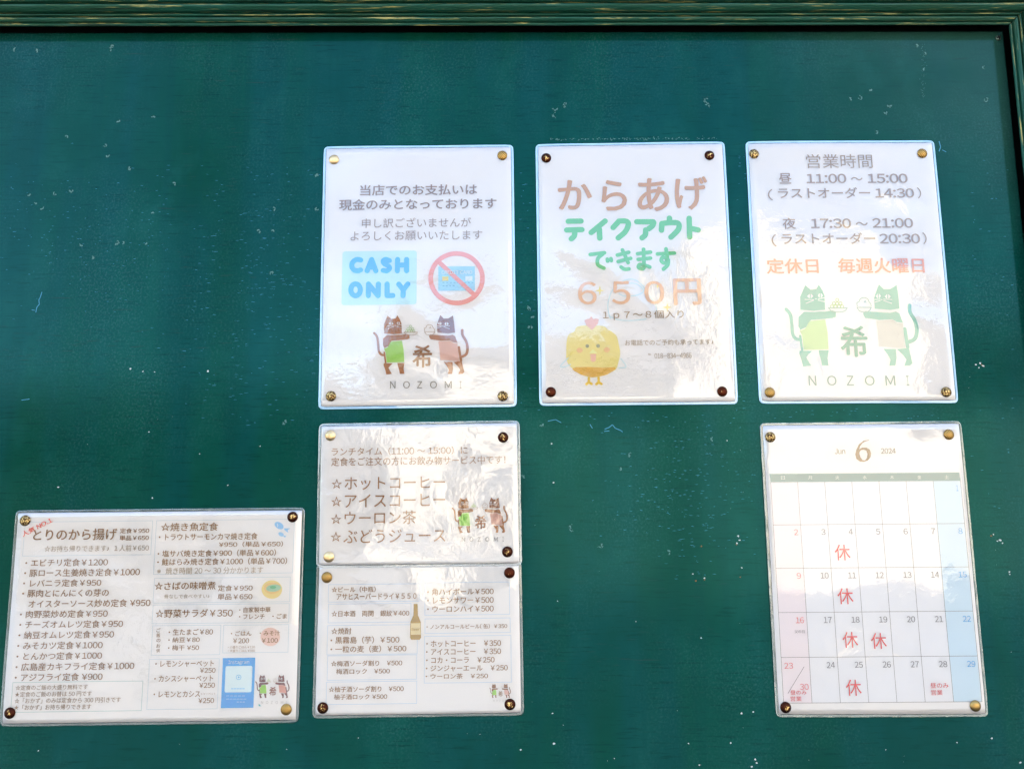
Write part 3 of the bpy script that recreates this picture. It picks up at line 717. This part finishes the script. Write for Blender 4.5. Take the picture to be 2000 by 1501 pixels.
s2.poly(catmull([P(*d_(*p)) for p in body], True, 3), (240, 224, 160), 'chick_body', px=False, parent=chick)
cp([(415, 862), (450, 845), (560, 842), (700, 850), (810, 845), (820, 862), (780, 890), (720, 920), (600, 940), (500, 915), (435, 880)], (226, 188, 82), 'chick_belly')
cp([(530, 410), (555, 398), (575, 395), (592, 373), (612, 398), (635, 392), (663, 400), (655, 440), (600, 500), (545, 455)], (242, 192, 176), 'chick_comb')
s2.ellipse(*d_(555, 648), 3.6, 3.6, (165, 170, 150), 'chick_eye', parent=chick); s2.ellipse(*d_(657, 648), 3.6, 3.6, (165, 170, 150), 'chick_eye', parent=chick)
s2.ellipse(*d_(485, 688), 6, 5, (242, 200, 160), 'chick_cheek', parent=chick); s2.ellipse(*d_(737, 683), 6, 5, (242, 200, 160), 'chick_cheek', parent=chick)
cp([(572, 716), (608, 677), (650, 716)], (248, 238, 180), 'chick_beak'); cp([(584, 722), (637, 722), (634, 785), (610, 797), (588, 785)], (242, 196, 180), 'chick_tongue')

# ================================================================== SHEET 3: opening hours
Ec = (1440, 260, 4.3478); Fcr = (1440, 530, 4.3478)
s3 = Sheet([(1455, 277.3), (1823.6, 275), (1871.2, 787.1), (1482.5, 788.3)], .0008, 4.1, .0006, 'upright laminated opening hours notice with two teal cats, rightmost of the top row', 'notice', edge_sheen=.62, tint=(.40, .60, .72))
G1, G2 = (182, 165, 150), (178, 158, 146)
T(s3, Ec, '営業時間', 578, 188, 1140, 305, G1, -.008); T(s3, Ec, '昼', 348, 350, 452, 437, G2, .014); T(s3, Ec, '11:00', 582, 355, 915, 432, G2, .02); T(s3, Ec, '～', 958, 382, 1055, 408, G2, .012); T(s3, Ec, '15:00', 1100, 353, 1435, 430, G2, .02)
T(s3, Ec, '(', 253, 484, 295, 578, G2, .0); T(s3, Ec, 'ラストオーダー', 340, 470, 1118, 560, G2, .012); T(s3, Ec, '14:30', 1165, 478, 1490, 554, G2, .02); T(s3, Ec, ')', 1520, 468, 1552, 562, G2, .0)
T(s3, Ec, '夜', 378, 728, 487, 820, G2, .014); T(s3, Ec, '17:30', 620, 734, 955, 813, G2, .02); T(s3, Ec, '～', 998, 762, 1098, 790, G2, .012); T(s3, Ec, '21:00', 1140, 731, 1480, 810, G2, .02)
T(s3, Ec, '(', 285, 866, 326, 968, G2, .0); T(s3, Ec, 'ラストオーダー', 370, 855, 1160, 948, G2, .012); T(s3, Ec, '20:30', 1200, 862, 1540, 942, G2, .02); T(s3, Ec, ')', 1565, 850, 1598, 948, G2, .0)
T(s3, Ec, '定休日', 245, 1072, 678, 1197, (240, 172, 150), .018); T(s3, Ec, '毎週火曜日', 848, 1067, 1575, 1192, (240, 172, 150), .018)
TE = (132, 196, 184)
logo(s3, 390, 110, 1535, 970, TE, TE, (196, 222, 176), (212, 212, 208), (108, 180, 164), (140, 172, 165), Fcr)

# ================================================================== SHEET 5 (drinks list) then SHEET 4 (lunch service) overlapping its top edge
H = (600, 1090, 4.5455)
s5 = Sheet([(618.9, 1098.5), (1018.6, 1095), (1023.5, 1395.8), (610, 1402)], .0006, 6.3, .0005, 'wide laminated drinks price list with beer bottle picture, tucked under the lunch service notice', 'price list', edge_sheen=.13, tint=(.58, .58, .46), wav=.55)
BX = (205, 220, 236)
h_ = cv(H)
for q in ((190, 228, 998, 378), (190, 400, 925, 562), (182, 590, 980, 845), (182, 858, 975, 1070), (172, 1090, 975, 1285), (1045, 212, 1800, 495), (1045, 530, 1805, 655), (1040, 685, 1815, 1095)): s5.frame(h_(q[0], q[1]), h_(q[2], q[3]), BX, .0006)
DB = (165, 135, 118)
for tx in (('☆ビール（中瓶）', 220, 248, 610, 298), ('アサヒスーパードライ￥５５０', 265, 305, 972, 360), ('☆日本酒　両関　銀紋￥400', 220, 458, 908, 510), ('☆焼酎', 218, 612, 395, 668), ('・黒霧島（芋）￥500', 212, 688, 820, 750), ('・一粒の麦（麦）￥500', 212, 768, 882, 828),
           ('☆梅酒ソーダ割り　¥500', 215, 900, 845, 950), ('梅酒ロック　¥500', 262, 972, 735, 1020), ('☆柚子酒ソーダ割り　¥500', 195, 1128, 858, 1178), ('柚子酒ロック ¥500', 242, 1198, 712, 1245),
           ('・角ハイボール￥500', 1068, 262, 1655, 320), ('・レモンサワー￥500', 1068, 340, 1655, 395), ('・ウーロンハイ￥500', 1068, 415, 1655, 470), ('・ノンアルコールビール( 缶）￥350', 1062, 578, 1775, 620), ('・ホットコーヒー　￥350', 1060, 722, 1720, 778),
           ('・アイスコーヒー　￥350', 1058, 795, 1720, 848), ('・コカ・コーラ　￥250', 1058, 870, 1663, 922), ('・ジンジャーエール　￥250', 1056, 942, 1780, 995), ('・ウーロン茶　￥250', 1054, 1015, 1605, 1062)):
    T(s5, H, *tx, DB, .012, res=2)
bot = empty('bottle_picture', (0, 0, 0)); bot.parent = s5.root
s5.poly([h_(*p) for p in [(948, 400), (982, 400), (985, 500), (1010, 560), (1012, 700), (998, 718), (925, 718), (915, 700), (918, 560), (945, 500)]], (186, 158, 98), 'bottle', parent=bot)
s5.poly([h_(*p) for p in [(924, 572), (1006, 570), (1008, 672), (922, 674)]], (236, 222, 182), 'bottle_label', parent=bot); T(s5, H, 'Beer', 930, 612, 1000, 636, (190, 160, 100), .01, parent=bot, res=2)
logo(s5, 1618, 1105, 1808, 1262, (150, 115, 92), (150, 115, 92), (165, 215, 125), (224, 186, 180), (165, 140, 125), (200, 198, 198), H, detail=False)

Gc = (600, 810, 4.5455)
s4 = Sheet([(624.2, 827.6), (1014.7, 821), (1019.8, 1103.7), (618.7, 1108)], .0026, 7.9, .0006, 'wide laminated lunch service notice listing four starred drinks, pinned above the drinks price list', 'notice', edge_sheen=.24, tint=(.70, .70, .60), wav=1.15)
LR = (178, 148, 134)
T(s4, Gc, 'ランチタイム（11:00 ～ 15:00）に', 225, 285, 1425, 358, LR, -.008); T(s4, Gc, '定食をご注文の方にお飲み物サービス中です！', 222, 370, 1760, 445, LR, -.008)
for k, (tx, x0, x1, y0, y1) in enumerate((('ホットコーヒー', 340, 1228, 548, 660), ('アイスコーヒー', 342, 1228, 700, 815), ('ウーロン茶', 340, 972, 850, 970), ('ぶどうジュース', 330, 1230, 1010, 1130))):
    T(s4, Gc, tx, x0, y0, x1, y1, (172, 138, 122), -.010); T(s4, Gc, '☆', 224 - 3 * k, 565 + 155.5 * k, 317 - 2 * k, 656 + 155.5 * k, (172, 138, 122), -.006)
logo(s4, 1283, 728, 1782, 1120, (168, 125, 95), (150, 112, 85), (160, 215, 120), (218, 180, 172), (165, 120, 98), (160, 158, 160), Gc)

# ================================================================== SHEET 6: food menu
I = (0, 980, 6.255); J = (0, 1190, 6.4516); K_ = (290, 980, 6.25); L_ = (290, 1190, 6.25)
s6 = Sheet([(32, 996), (596.4, 990.4), (584, 1410), (0, 1417.8)], .0008, 9.2, .0006, 'widest laminated sheet, a food menu with yen prices and blue block, at lower left', 'menu', edge_sheen=.12, tint=(.52, .54, .46), wav=.75)
MB, MT = (148, 118, 108), (175, 162, 155); BX = (205, 218, 226)
i_, j_, k_, l_ = cv(I), cv(J), cv(K_), cv(L_)
s6.frame(i_(318, 240), i_(1852, 642), BX); s6.frame(j_(176, 908), j_(1790, 1268), (180, 205, 205)); s6.frame(k_(105, 222), k_(1768, 862), BX); s6.frame(k_(80, 925), k_(1732, 1212), BX); s6.frame(k_(65, 1248), k_(1722, 1462), BX)
s6.frame(l_(60, 188), l_(880, 545), BX); s6.frame(l_(925, 182), l_(1712, 515), BX); s6.frame(l_(20, 598), l_(848, 1205), BX)
T(s6, I, '人気 NO.1', 275, 272, 660, 338, (238, 105, 95), .02, ang=R(27))
T(s6, I, 'とりのから揚げ', 425, 325, 1440, 462, MB, .016, res=5); T(s6, I, '定食￥950', 1480, 318, 1835, 378, MB, .014); T(s6, I, '単品￥650', 1475, 405, 1830, 465, MB, .014); T(s6, I, '☆お持ち帰りできます♪１人前￥650', 558, 524, 1830, 600, MT, -.006)
for tx in (('・エビチリ定食￥1200', 325, 690, 1330, 780), ('・豚ロース生姜焼き定食￥1000', 312, 810, 1720, 902), ('・レバニラ定食￥950', 298, 940, 1250, 1028), ('・豚肉とにんにくの芽の', 288, 1062, 1342, 1152), ('オイスターソース炒め定食 ¥950', 365, 1185, 1850, 1278), ('・肉野菜炒め定食￥950', 262, 1315, 1330, 1406)): T(s6, I, *tx, MB, .008)
for tx in (('・チーズオムレツ定食￥950', 264, 130, 1565, 224), ('・納豆オムレツ定食￥950', 254, 262, 1452, 356), ('・みそカツ定食￥1000', 240, 395, 1308, 490), ('・とんかつ定食￥1000', 230, 528, 1300, 622), ('・広島産カキフライ定食￥1000', 220, 658, 1705, 755), ('・アジフライ定食 ¥900', 210, 792, 1305, 888)): T(s6, J, *tx, MB, .008)
for tx in (('☆定食のご飯の大盛り無料です', 218, 938, 1118, 1000), ('★定食のご飯のお替は 50 円です', 210, 1020, 1168, 1085), ('☆「おかず」のみは定食から 300 円引きです', 205, 1098, 1532, 1165), ('★「おかず」お持ち帰りできます', 198, 1185, 1162, 1250)): T(s6, J, *tx, (160, 140, 130), .006, res=2)
MR = (158, 128, 112)
for tx in (('☆焼き魚定食', 165, 250, 862, 350), ('・トラウトサーモンカマ焼き定食', 140, 378, 1340, 460), ('¥950（単品￥650）', 872, 478, 1650, 545), ('・塩サバ焼き定食￥900（単品￥600）', 125, 580, 1565, 660), ('・鮭はらみ焼き定食￥1000（単品￥700）', 120, 680, 1700, 762), ('☆さばの味噌煮', 88, 968, 832, 1065), ('定食￥950', 862, 1008, 1282, 1080), ('単品￥650', 858, 1112, 1280, 1185),
           ('☆野菜サラダ￥350', 100, 1300, 1040, 1400), ('・自家製中華', 1120, 1275, 1500, 1340), ('・フレンチ', 1118, 1362, 1428, 1420), ('・ごま', 1524, 1355, 1698, 1415)): T(s6, K_, *tx, MR, .010)
T(s6, K_, '※ 焼き時間 20 ～ 30 分かかります', 118, 790, 1410, 872, (185, 170, 158), -.006); T(s6, K_, '骨なしで食べやすい♪', 205, 1118, 755, 1170, (188, 175, 165), -.004, res=2)
for tx in (('ご', 112, 218, 160, 268), ('飯', 112, 280, 158, 330), ('の', 112, 347, 160, 388), ('お', 108, 412, 158, 456), ('供', 108, 470, 152, 515)): T(s6, L_, *tx, MR, .004, res=2)
s6.ellipse(*l_(1495, 325), 19, 18, (243, 205, 195), 'pink_spot')
for tx in (('・生たまご￥80', 260, 228, 798, 300), ('・納豆￥80', 256, 328, 637, 392), ('・梅干 ¥50', 252, 425, 628, 490), ('・ごはん', 1018, 252, 1268, 312), ('￥200', 1045, 342, 1238, 402), ('・みそ汁', 1370, 248, 1615, 308), ('￥100', 1395, 340, 1588, 395), ('・レモンシャーベット', 97, 615, 808, 690), ('¥250', 640, 704, 828, 762),
           ('・カシスシャーベット', 85, 795, 800, 872), ('¥250', 630, 884, 820, 945), ('・レモンとカシス', 75, 985, 640, 1058), ('¥250', 620, 1070, 810, 1130)): T(s6, L_, *tx, MR, .010)
for tx in (('・小盛りごはん￥120', 982, 432, 1310, 466), ('・大盛りごはん ¥350', 982, 476, 1308, 510), ('シャーベット', 648, 1006, 828, 1032)): T(s6, L_, *tx, (175, 150, 138), .004, res=2)
# fish, soup bowl, social media block
s6.ellipse(*k_(1600, 285), 9.5, 6.2, (158, 204, 238), 'fish_picture', rot=.55); s6.poly([k_(1655, 320), k_(1735, 318), k_(1705, 340), k_(1712, 372), k_(1670, 345)], (158, 204, 238), 'fish_tail')
s6.ellipse(*k_(1625, 392), 5.6, 3.8, (165, 208, 238), 'fish_picture', rot=.5); s6.poly([k_(1655, 408), k_(1692, 408), k_(1675, 420), k_(1680, 435), k_(1655, 420)], (165, 208, 238), 'fish_tail')
s6.strokes([[k_(1577, 262), k_(1585, 285), k_(1578, 300)]], .0005, (225, 238, 248), 'fish_gill')
s6.ellipse(*k_(1515, 1062), 20, 18, (250, 218, 165), 'bowl_picture'); s6.ellipse(*k_(1520, 1045), 16, 11, (245, 205, 160), 'soup'); s6.ellipse(*k_(1535, 1045), 14.5, 7, (170, 208, 190), 'mackerel', rot=-.1); s6.ellipse(*k_(1530, 1035), 6, 3, (128, 195, 165), 'leek')
s6.poly([l_(1352, 1140), l_(1385, 1170), l_(1352, 1170)], (100, 175, 180), 'napkin'); s6.poly([l_(1668, 1140), l_(1668, 1170), l_(1640, 1170)], (100, 175, 180), 'napkin') if False else None
s6.poly([l_(917, 585), l_(1312, 578), l_(1288, 1188), l_(890, 1193)], (48, 172, 230), 'blue_block')
T(s6, L_, 'Instagram', 985, 612, 1240, 664, (222, 240, 250), .006)
s6.rect(l_(950, 682), l_(1264, 1000), (222, 236, 246), 'white_card', .0016)
s6.strokes([[l_(1108 + x, 818 + y) for x, y in ((-26, -12), (-12, -26), (12, -26), (26, -12), (26, 12), (12, 26), (-12, 26), (-26, 12))]], .0006, (130, 190, 225), 'camera_emblem', closed=True); s6.ellipse(*l_(1108, 818), 1.8, 1.8, (130, 190, 225), 'camera_emblem')
s6.strokes([[l_(x, 958), l_(x + 20, 957)] for x in range(1020, 1180, 34)] + [[l_(x, 1045), l_(x + 30, 1044)] for x in range(960, 1190, 48)] + [[l_(x, 1083), l_(x + 26, 1082)] for x in range(962, 1210, 42)] + [[l_(x, 1118), l_(x + 18, 1118)] for x in range(1090, 1190, 36)], .0009, (150, 205, 240), 'small_print')
logo(s6, 1308, 785, 1728, 1140, (125, 88, 68), (125, 88, 68), (160, 215, 110), (218, 165, 158), (150, 105, 88), (178, 175, 178), L_)

# ================================================================== SHEET 7: calendar
Mc = (1470, 810, 4.2553); Nc = (1490, 1090, 4.4444)
s7 = Sheet([(1483, 826), (1876, 821.8), (1930, 1398.3), (1515.2, 1399.4)], .0008, 11.6, .0006, 'upright laminated June 2024 calendar page with red closed-day marks, lower right of the board', 'calendar', name='calendar_sheet', edge_sheen=.26, tint=(.64, .62, .46), wav=.85)
m_, n_ = cv(Mc), cv(Nc)
q00, q10, q11, q01 = P(*m_(145, 559)), P(*m_(1716, 547)), P(*n_(1893, 1237)), P(*n_(175, 1250))
def cell(x, y):
    f, g_ = x / 7, y / 5
    return (q00 * (1 - f) + q10 * f) * (1 - g_) + (q01 * (1 - f) + q11 * f) * g_
def cpoly(x0, y0, x1, y1, col, nm):
    s7.poly([cell(x0, y0), cell(x1, y0), cell(x1, y1), cell(x0, y1)], col, nm, px=False)
for x in range(7): cpoly(x, 0, x + 1, 5, (240, 228, 233) if x == 0 else ((206, 226, 245) if x == 6 else (233, 234, 242)), 'day_column')
s7.poly([P(*m_(135, 490)), P(*m_(1708, 478)), P(*m_(1718, 547)), P(*m_(145, 559))], (118, 160, 164), 'week_header', px=False)
for k, ch in enumerate('日月火水木金土'): x = 245 + k * 226; T(s7, Mc, ch, x - 16, 505 - k * .8, x + 16, 536 - k * .8, (205, 225, 225), .0, name='weekday', res=2)
def grid_line(a, b, th=.00035, col=(120, 118, 125)):
    d = (b - a).normalized(); nn = Vector((-d.y, d.x)) * th / 2; up = s7.lay(); V = []; Kk = 30
    for i in range(Kk + 1):
        q = a.lerp(b, i / Kk); V += [s7.pt(q + nn, up), s7.pt(q - nn, up)]
    obj('grid_line', V, [(2 * i, 2 * i + 1, 2 * i + 3, 2 * i + 2) for i in range(Kk)], ink(col), s7.root)
for x in range(8): grid_line(cell(x, 0), cell(x, 5))
for y in range(1, 6): grid_line(cell(0, y), cell(7, y))
inv = {}
def w2px(q):
    d = RB @ (B2W.transposed() @ (Vector((q.x, 0, q.y)) - CAMW)); return (1000 + F_PX * d.x / d.z, 750.5 + F_PX * d.y / d.z)
PXC = (0, 0, 1)
def ctext(tx, x0, y0, x1, y1, col, bold=0, **kw):
    a_, b_ = w2px(cell(x0, (y0 + y1) / 2)), w2px(cell(x1, (y0 + y1) / 2)); t_, o_ = w2px(cell((x0 + x1) / 2, y0)), w2px(cell((x0 + x1) / 2, y1))
    T(s7, PXC, tx, a_[0], t_[1], b_[0], o_[1], col, bold, **kw)
GY, RE, BL_ = (138, 140, 150), (240, 140, 148), (96, 178, 230)
for d in range(1, 30):
    i = d + 5; r, c_ = divmod(i, 7); tx = str(d)
    wd = .15 if d < 10 else .29
    if d == 1: wd = .07
    col = RE if c_ == 0 else (BL_ if c_ == 6 else GY)
    if d == 23: ctext(tx, c_ + .09, r + .115, c_ + .40, r + .245, col, -.008, name='day_number')
    else: ctext(tx, c_ + .885 - wd, r + .105, c_ + .885, r + .238, col, -.008, name='day_number')
ctext('30', .60, 4.58, .91, 4.71, RE, -.008, name='day_number')
K2 = (226, 92, 88)
for tx, x0, y0, x1, y1 in (('休', 638, 255, 775, 392), ('休', 682, 632, 815, 770), ('休', 930, 642, 1065, 780), ('休', 712, 1045, 845, 1185), ('昼のみ', 1445, 1075, 1600, 1118), ('営業', 1450, 1135, 1550, 1180), ('昼のみ', 232, 1138, 370, 1175), ('営業', 232, 1190, 328, 1232)): T(s7, Nc, tx, x0, y0, x1, y1, K2, -.006 if tx == '休' else .0, name='closed_mark')
T(s7, Mc, '休', 675, 1075, 802, 1205, K2, -.006, name='closed_mark')
T(s7, Nc, '父の日', 265, 615, 352, 643, (160, 158, 165), .0, res=2)
s7.strokes([[n_(350, 935), n_(212, 1165)]], .0004, (130, 125, 132), 'date_slash')
T(s7, Mc, 'Jun', 675, 280, 762, 325, (150, 140, 122), .0); T(s7, Mc, '2024', 1058, 278, 1180, 322, (140, 135, 130), .006)
# old-style serif six: outer ring of varying weight with a sweeping stem
six = []
out_ = [(962, 208), (915, 216), (878, 245), (856, 290), (848, 330), (856, 365), (885, 386), (918, 389), (952, 378), (974, 350), (978, 320), (968, 290), (940, 272), (905, 272), (880, 285), (886, 262), (905, 235), (930, 220), (962, 212)]
inn_ = [(882, 310), (895, 292), (918, 288), (940, 298), (948, 325), (944, 358), (928, 378), (908, 376), (890, 352), (882, 328)]
add_flat(s7, [[P(*m_(*p)) for p in out_], [P(*m_(*p)) for p in inn_]], (152, 128, 100), 'month_number', s7.lay())

flush_texts()

# ------------------------------------------------------------------ thumbtacks
def tack_material(kind, seed):
    m, t, b = new_mat('brass_' + kind)
    o = mapping(t, (1, 1, 1), loc=(seed, seed * .7, seed * .3))
    base = {'smooth': (.68, .46, .22), 'dull': (.36, .22, .07), 'woven': (.66, .38, .10), 'mottled': (.60, .40, .15), 'dark': (.060, .014, .006), 'flaked': (.040, .011, .006)}[kind]
    b.inputs['Metallic'].default_value = 1.0; b.inputs['Roughness'].default_value = .36 if kind in ('smooth', 'dull') else .45
    h = None
    if kind in ('smooth', 'dull'):
        n = noise(t, o, 260, 3); c = mixc(t, ramp(t, n.outputs[0], [(.4, 0), (.7, .5)]).outputs[0], base, tuple(x * .55 for x in base)); h = math_(t, 'MULTIPLY', n.outputs[0], .00012)
    elif kind == 'woven':
        wv = []
        for ang in (35, -50):
            mp = mapping(t, (1, 1, 1), rot=(0, R(ang), 0)); wn = N(t, 'ShaderNodeTexWave', i_Scale=190, i_Distortion=.6); t.links.new(mp.outputs[0], wn.inputs[0]); wn.bands_direction = 'X'; wv.append(wn.outputs['Fac'])
        q = math_(t, 'MINIMUM', wv[0], wv[1]); c = mixc(t, ramp(t, q, [(.12, 1), (.42, 0)]).outputs[0], base, (.07, .03, .01)); h = math_(t, 'MULTIPLY', q, .0001)
    elif kind == 'mottled':
        v = N(t, 'ShaderNodeTexVoronoi', i_Scale=620); t.links.new(o.outputs[0], v.inputs['Vector']); n = noise(t, o, 300, 3)
        q = math_(t, 'ADD', v.outputs['Distance'], math_(t, 'MULTIPLY', n.outputs[0], .6)); c = mixc(t, ramp(t, q, [(.58, 0), (.88, 1)]).outputs[0], base, (.06, .026, .010)); h = math_(t, 'MULTIPLY', q, -.00018)
    else:
        n = noise(t, o, 420, 4, .7, .8); tc = t.nodes.new('ShaderNodeTexCoord'); ln = N(t, 'ShaderNodeVectorMath', operation='LENGTH'); t.links.new(tc.outputs['Object'], ln.inputs[0])
        rad = math_(t, 'MULTIPLY', ln.outputs['Value'], 85 if kind == 'flaked' else 120)
        q = math_(t, 'SUBTRACT', n.outputs[0], rad); c = mixc(t, ramp(t, q, [(.26, 0), (.33, 1)]).outputs[0], base, (.85, .55, .20)); h = math_(t, 'MULTIPLY', n.outputs[0], .0003)
    t.links.new(c, b.inputs['Base Color'])
    bp = N(t, 'ShaderNodeBump', i_Strength=1.0, i_Distance=1.0); t.links.new(h, bp.inputs['Height']); t.links.new(bp.outputs[0], b.inputs['Normal'])
    return m
def tack(s, u, v, kind, where, r=.00555, seed=0):
    q = P(u, v); base = s.base + s.W(q) + .00152
    q = P(u, v, base + .001)
    n = 32; prof_ = [(1.0, .0), (1.02, .0003), (.99, .0006), (.94, .0008), (.86, .00125), (.72, .0018), (.52, .0023), (.28, .00258), (.10, .00265)]
    V, Fc = [], []
    for rr, h in prof_: V += [(q.x + r * rr * math.cos(6.283185 * i / n), -(base + h), q.y + r * rr * math.sin(6.283185 * i / n)) for i in range(n)]
    L = len(prof_)
    for a_ in range(L - 1):
        for i in range(n):
            j = (i + 1) % n; Fc.append((a_ * n + i, a_ * n + j, (a_ + 1) * n + j, (a_ + 1) * n + i))
    Fc.append(tuple((L - 1) * n + i for i in range(n)))
    root = empty('thumbtack', (q.x, -base, q.y)); tag(root, where, 'thumbtack', 'brass thumbtacks holding the sheets')
    obj('head', V, Fc, tack_material(kind, seed), root, smooth=True)
    ln = base + .006; k = len(Fc); pv, pf = [], []
    for a_, y in enumerate((-base, ln - base)):
        pv += [(q.x + (.0005 if a_ == 0 else .0001) * math.cos(1.0472 * i), y, q.y + (.0005 if a_ == 0 else .0001) * math.sin(1.0472 * i)) for i in range(6)]
    pf = [(i, (i + 1) % 6, 6 + (i + 1) % 6, 6 + i) for i in range(6)]
    obj('spike', pv, pf, STEEL, root)
STEEL = simple('steel', (.5, .5, .5), .3, 1)
W_ = {'smooth': 'smooth gold domed', 'dull': 'dull brown-gold domed', 'woven': 'crosshatched gold', 'mottled': 'mottled gold', 'dark': 'dark copper', 'flaked': 'dark brown gold-flecked'}
tk = [(s1, 'cash only notice', [(652, 311, 'smooth'), (981, 303, 'woven'), (646, 773, 'mottled'), (982, 773, 'mottled')]),
      (s2, 'takeout chicken notice', [(1067, 308, 'flaked'), (1386, 303, 'flaked'), (1076, 765, 'dark'), (1411, 764, 'dark')]),
      (s3, 'opening hours notice', [(1473, 300, 'mottled'), (1802, 299, 'woven'), (1504, 766, 'woven'), (1849, 765, 'mottled')]),
      (s4, 'lunch drink service notice', [(645, 850, 'smooth'), (982.6, 853.6, 'flaked'), (642, 1087, 'smooth'), (991, 1077, 'flaked')]),
      (s5, 'drinks price list', [(638, 1127, 'woven'), (995, 1118, 'dark'), (630, 1382, 'flaked'), (996, 1375, 'flaked')]),
      (s6, 'food menu', [(48, 1016, 'mottled'), (571, 1009, 'flaked'), (18, 1392, 'flaked'), (558.6, 1385, 'woven')]),
      (s7, 'June calendar', [(1505, 853, 'mottled'), (1854, 848, 'woven'), (1535, 1381, 'flaked'), (1906, 1378, 'dull')])]
sd_ = 0
for s, nm, L in tk:
    for (u, v, kind), cn in zip(L, ('top left', 'top right', 'bottom left', 'bottom right')):
        sd_ += 1; tack(s, u, v, kind, '%s thumbtack in the %s corner of the %s' % (W_[kind], cn, nm), seed=sd_ * .37)
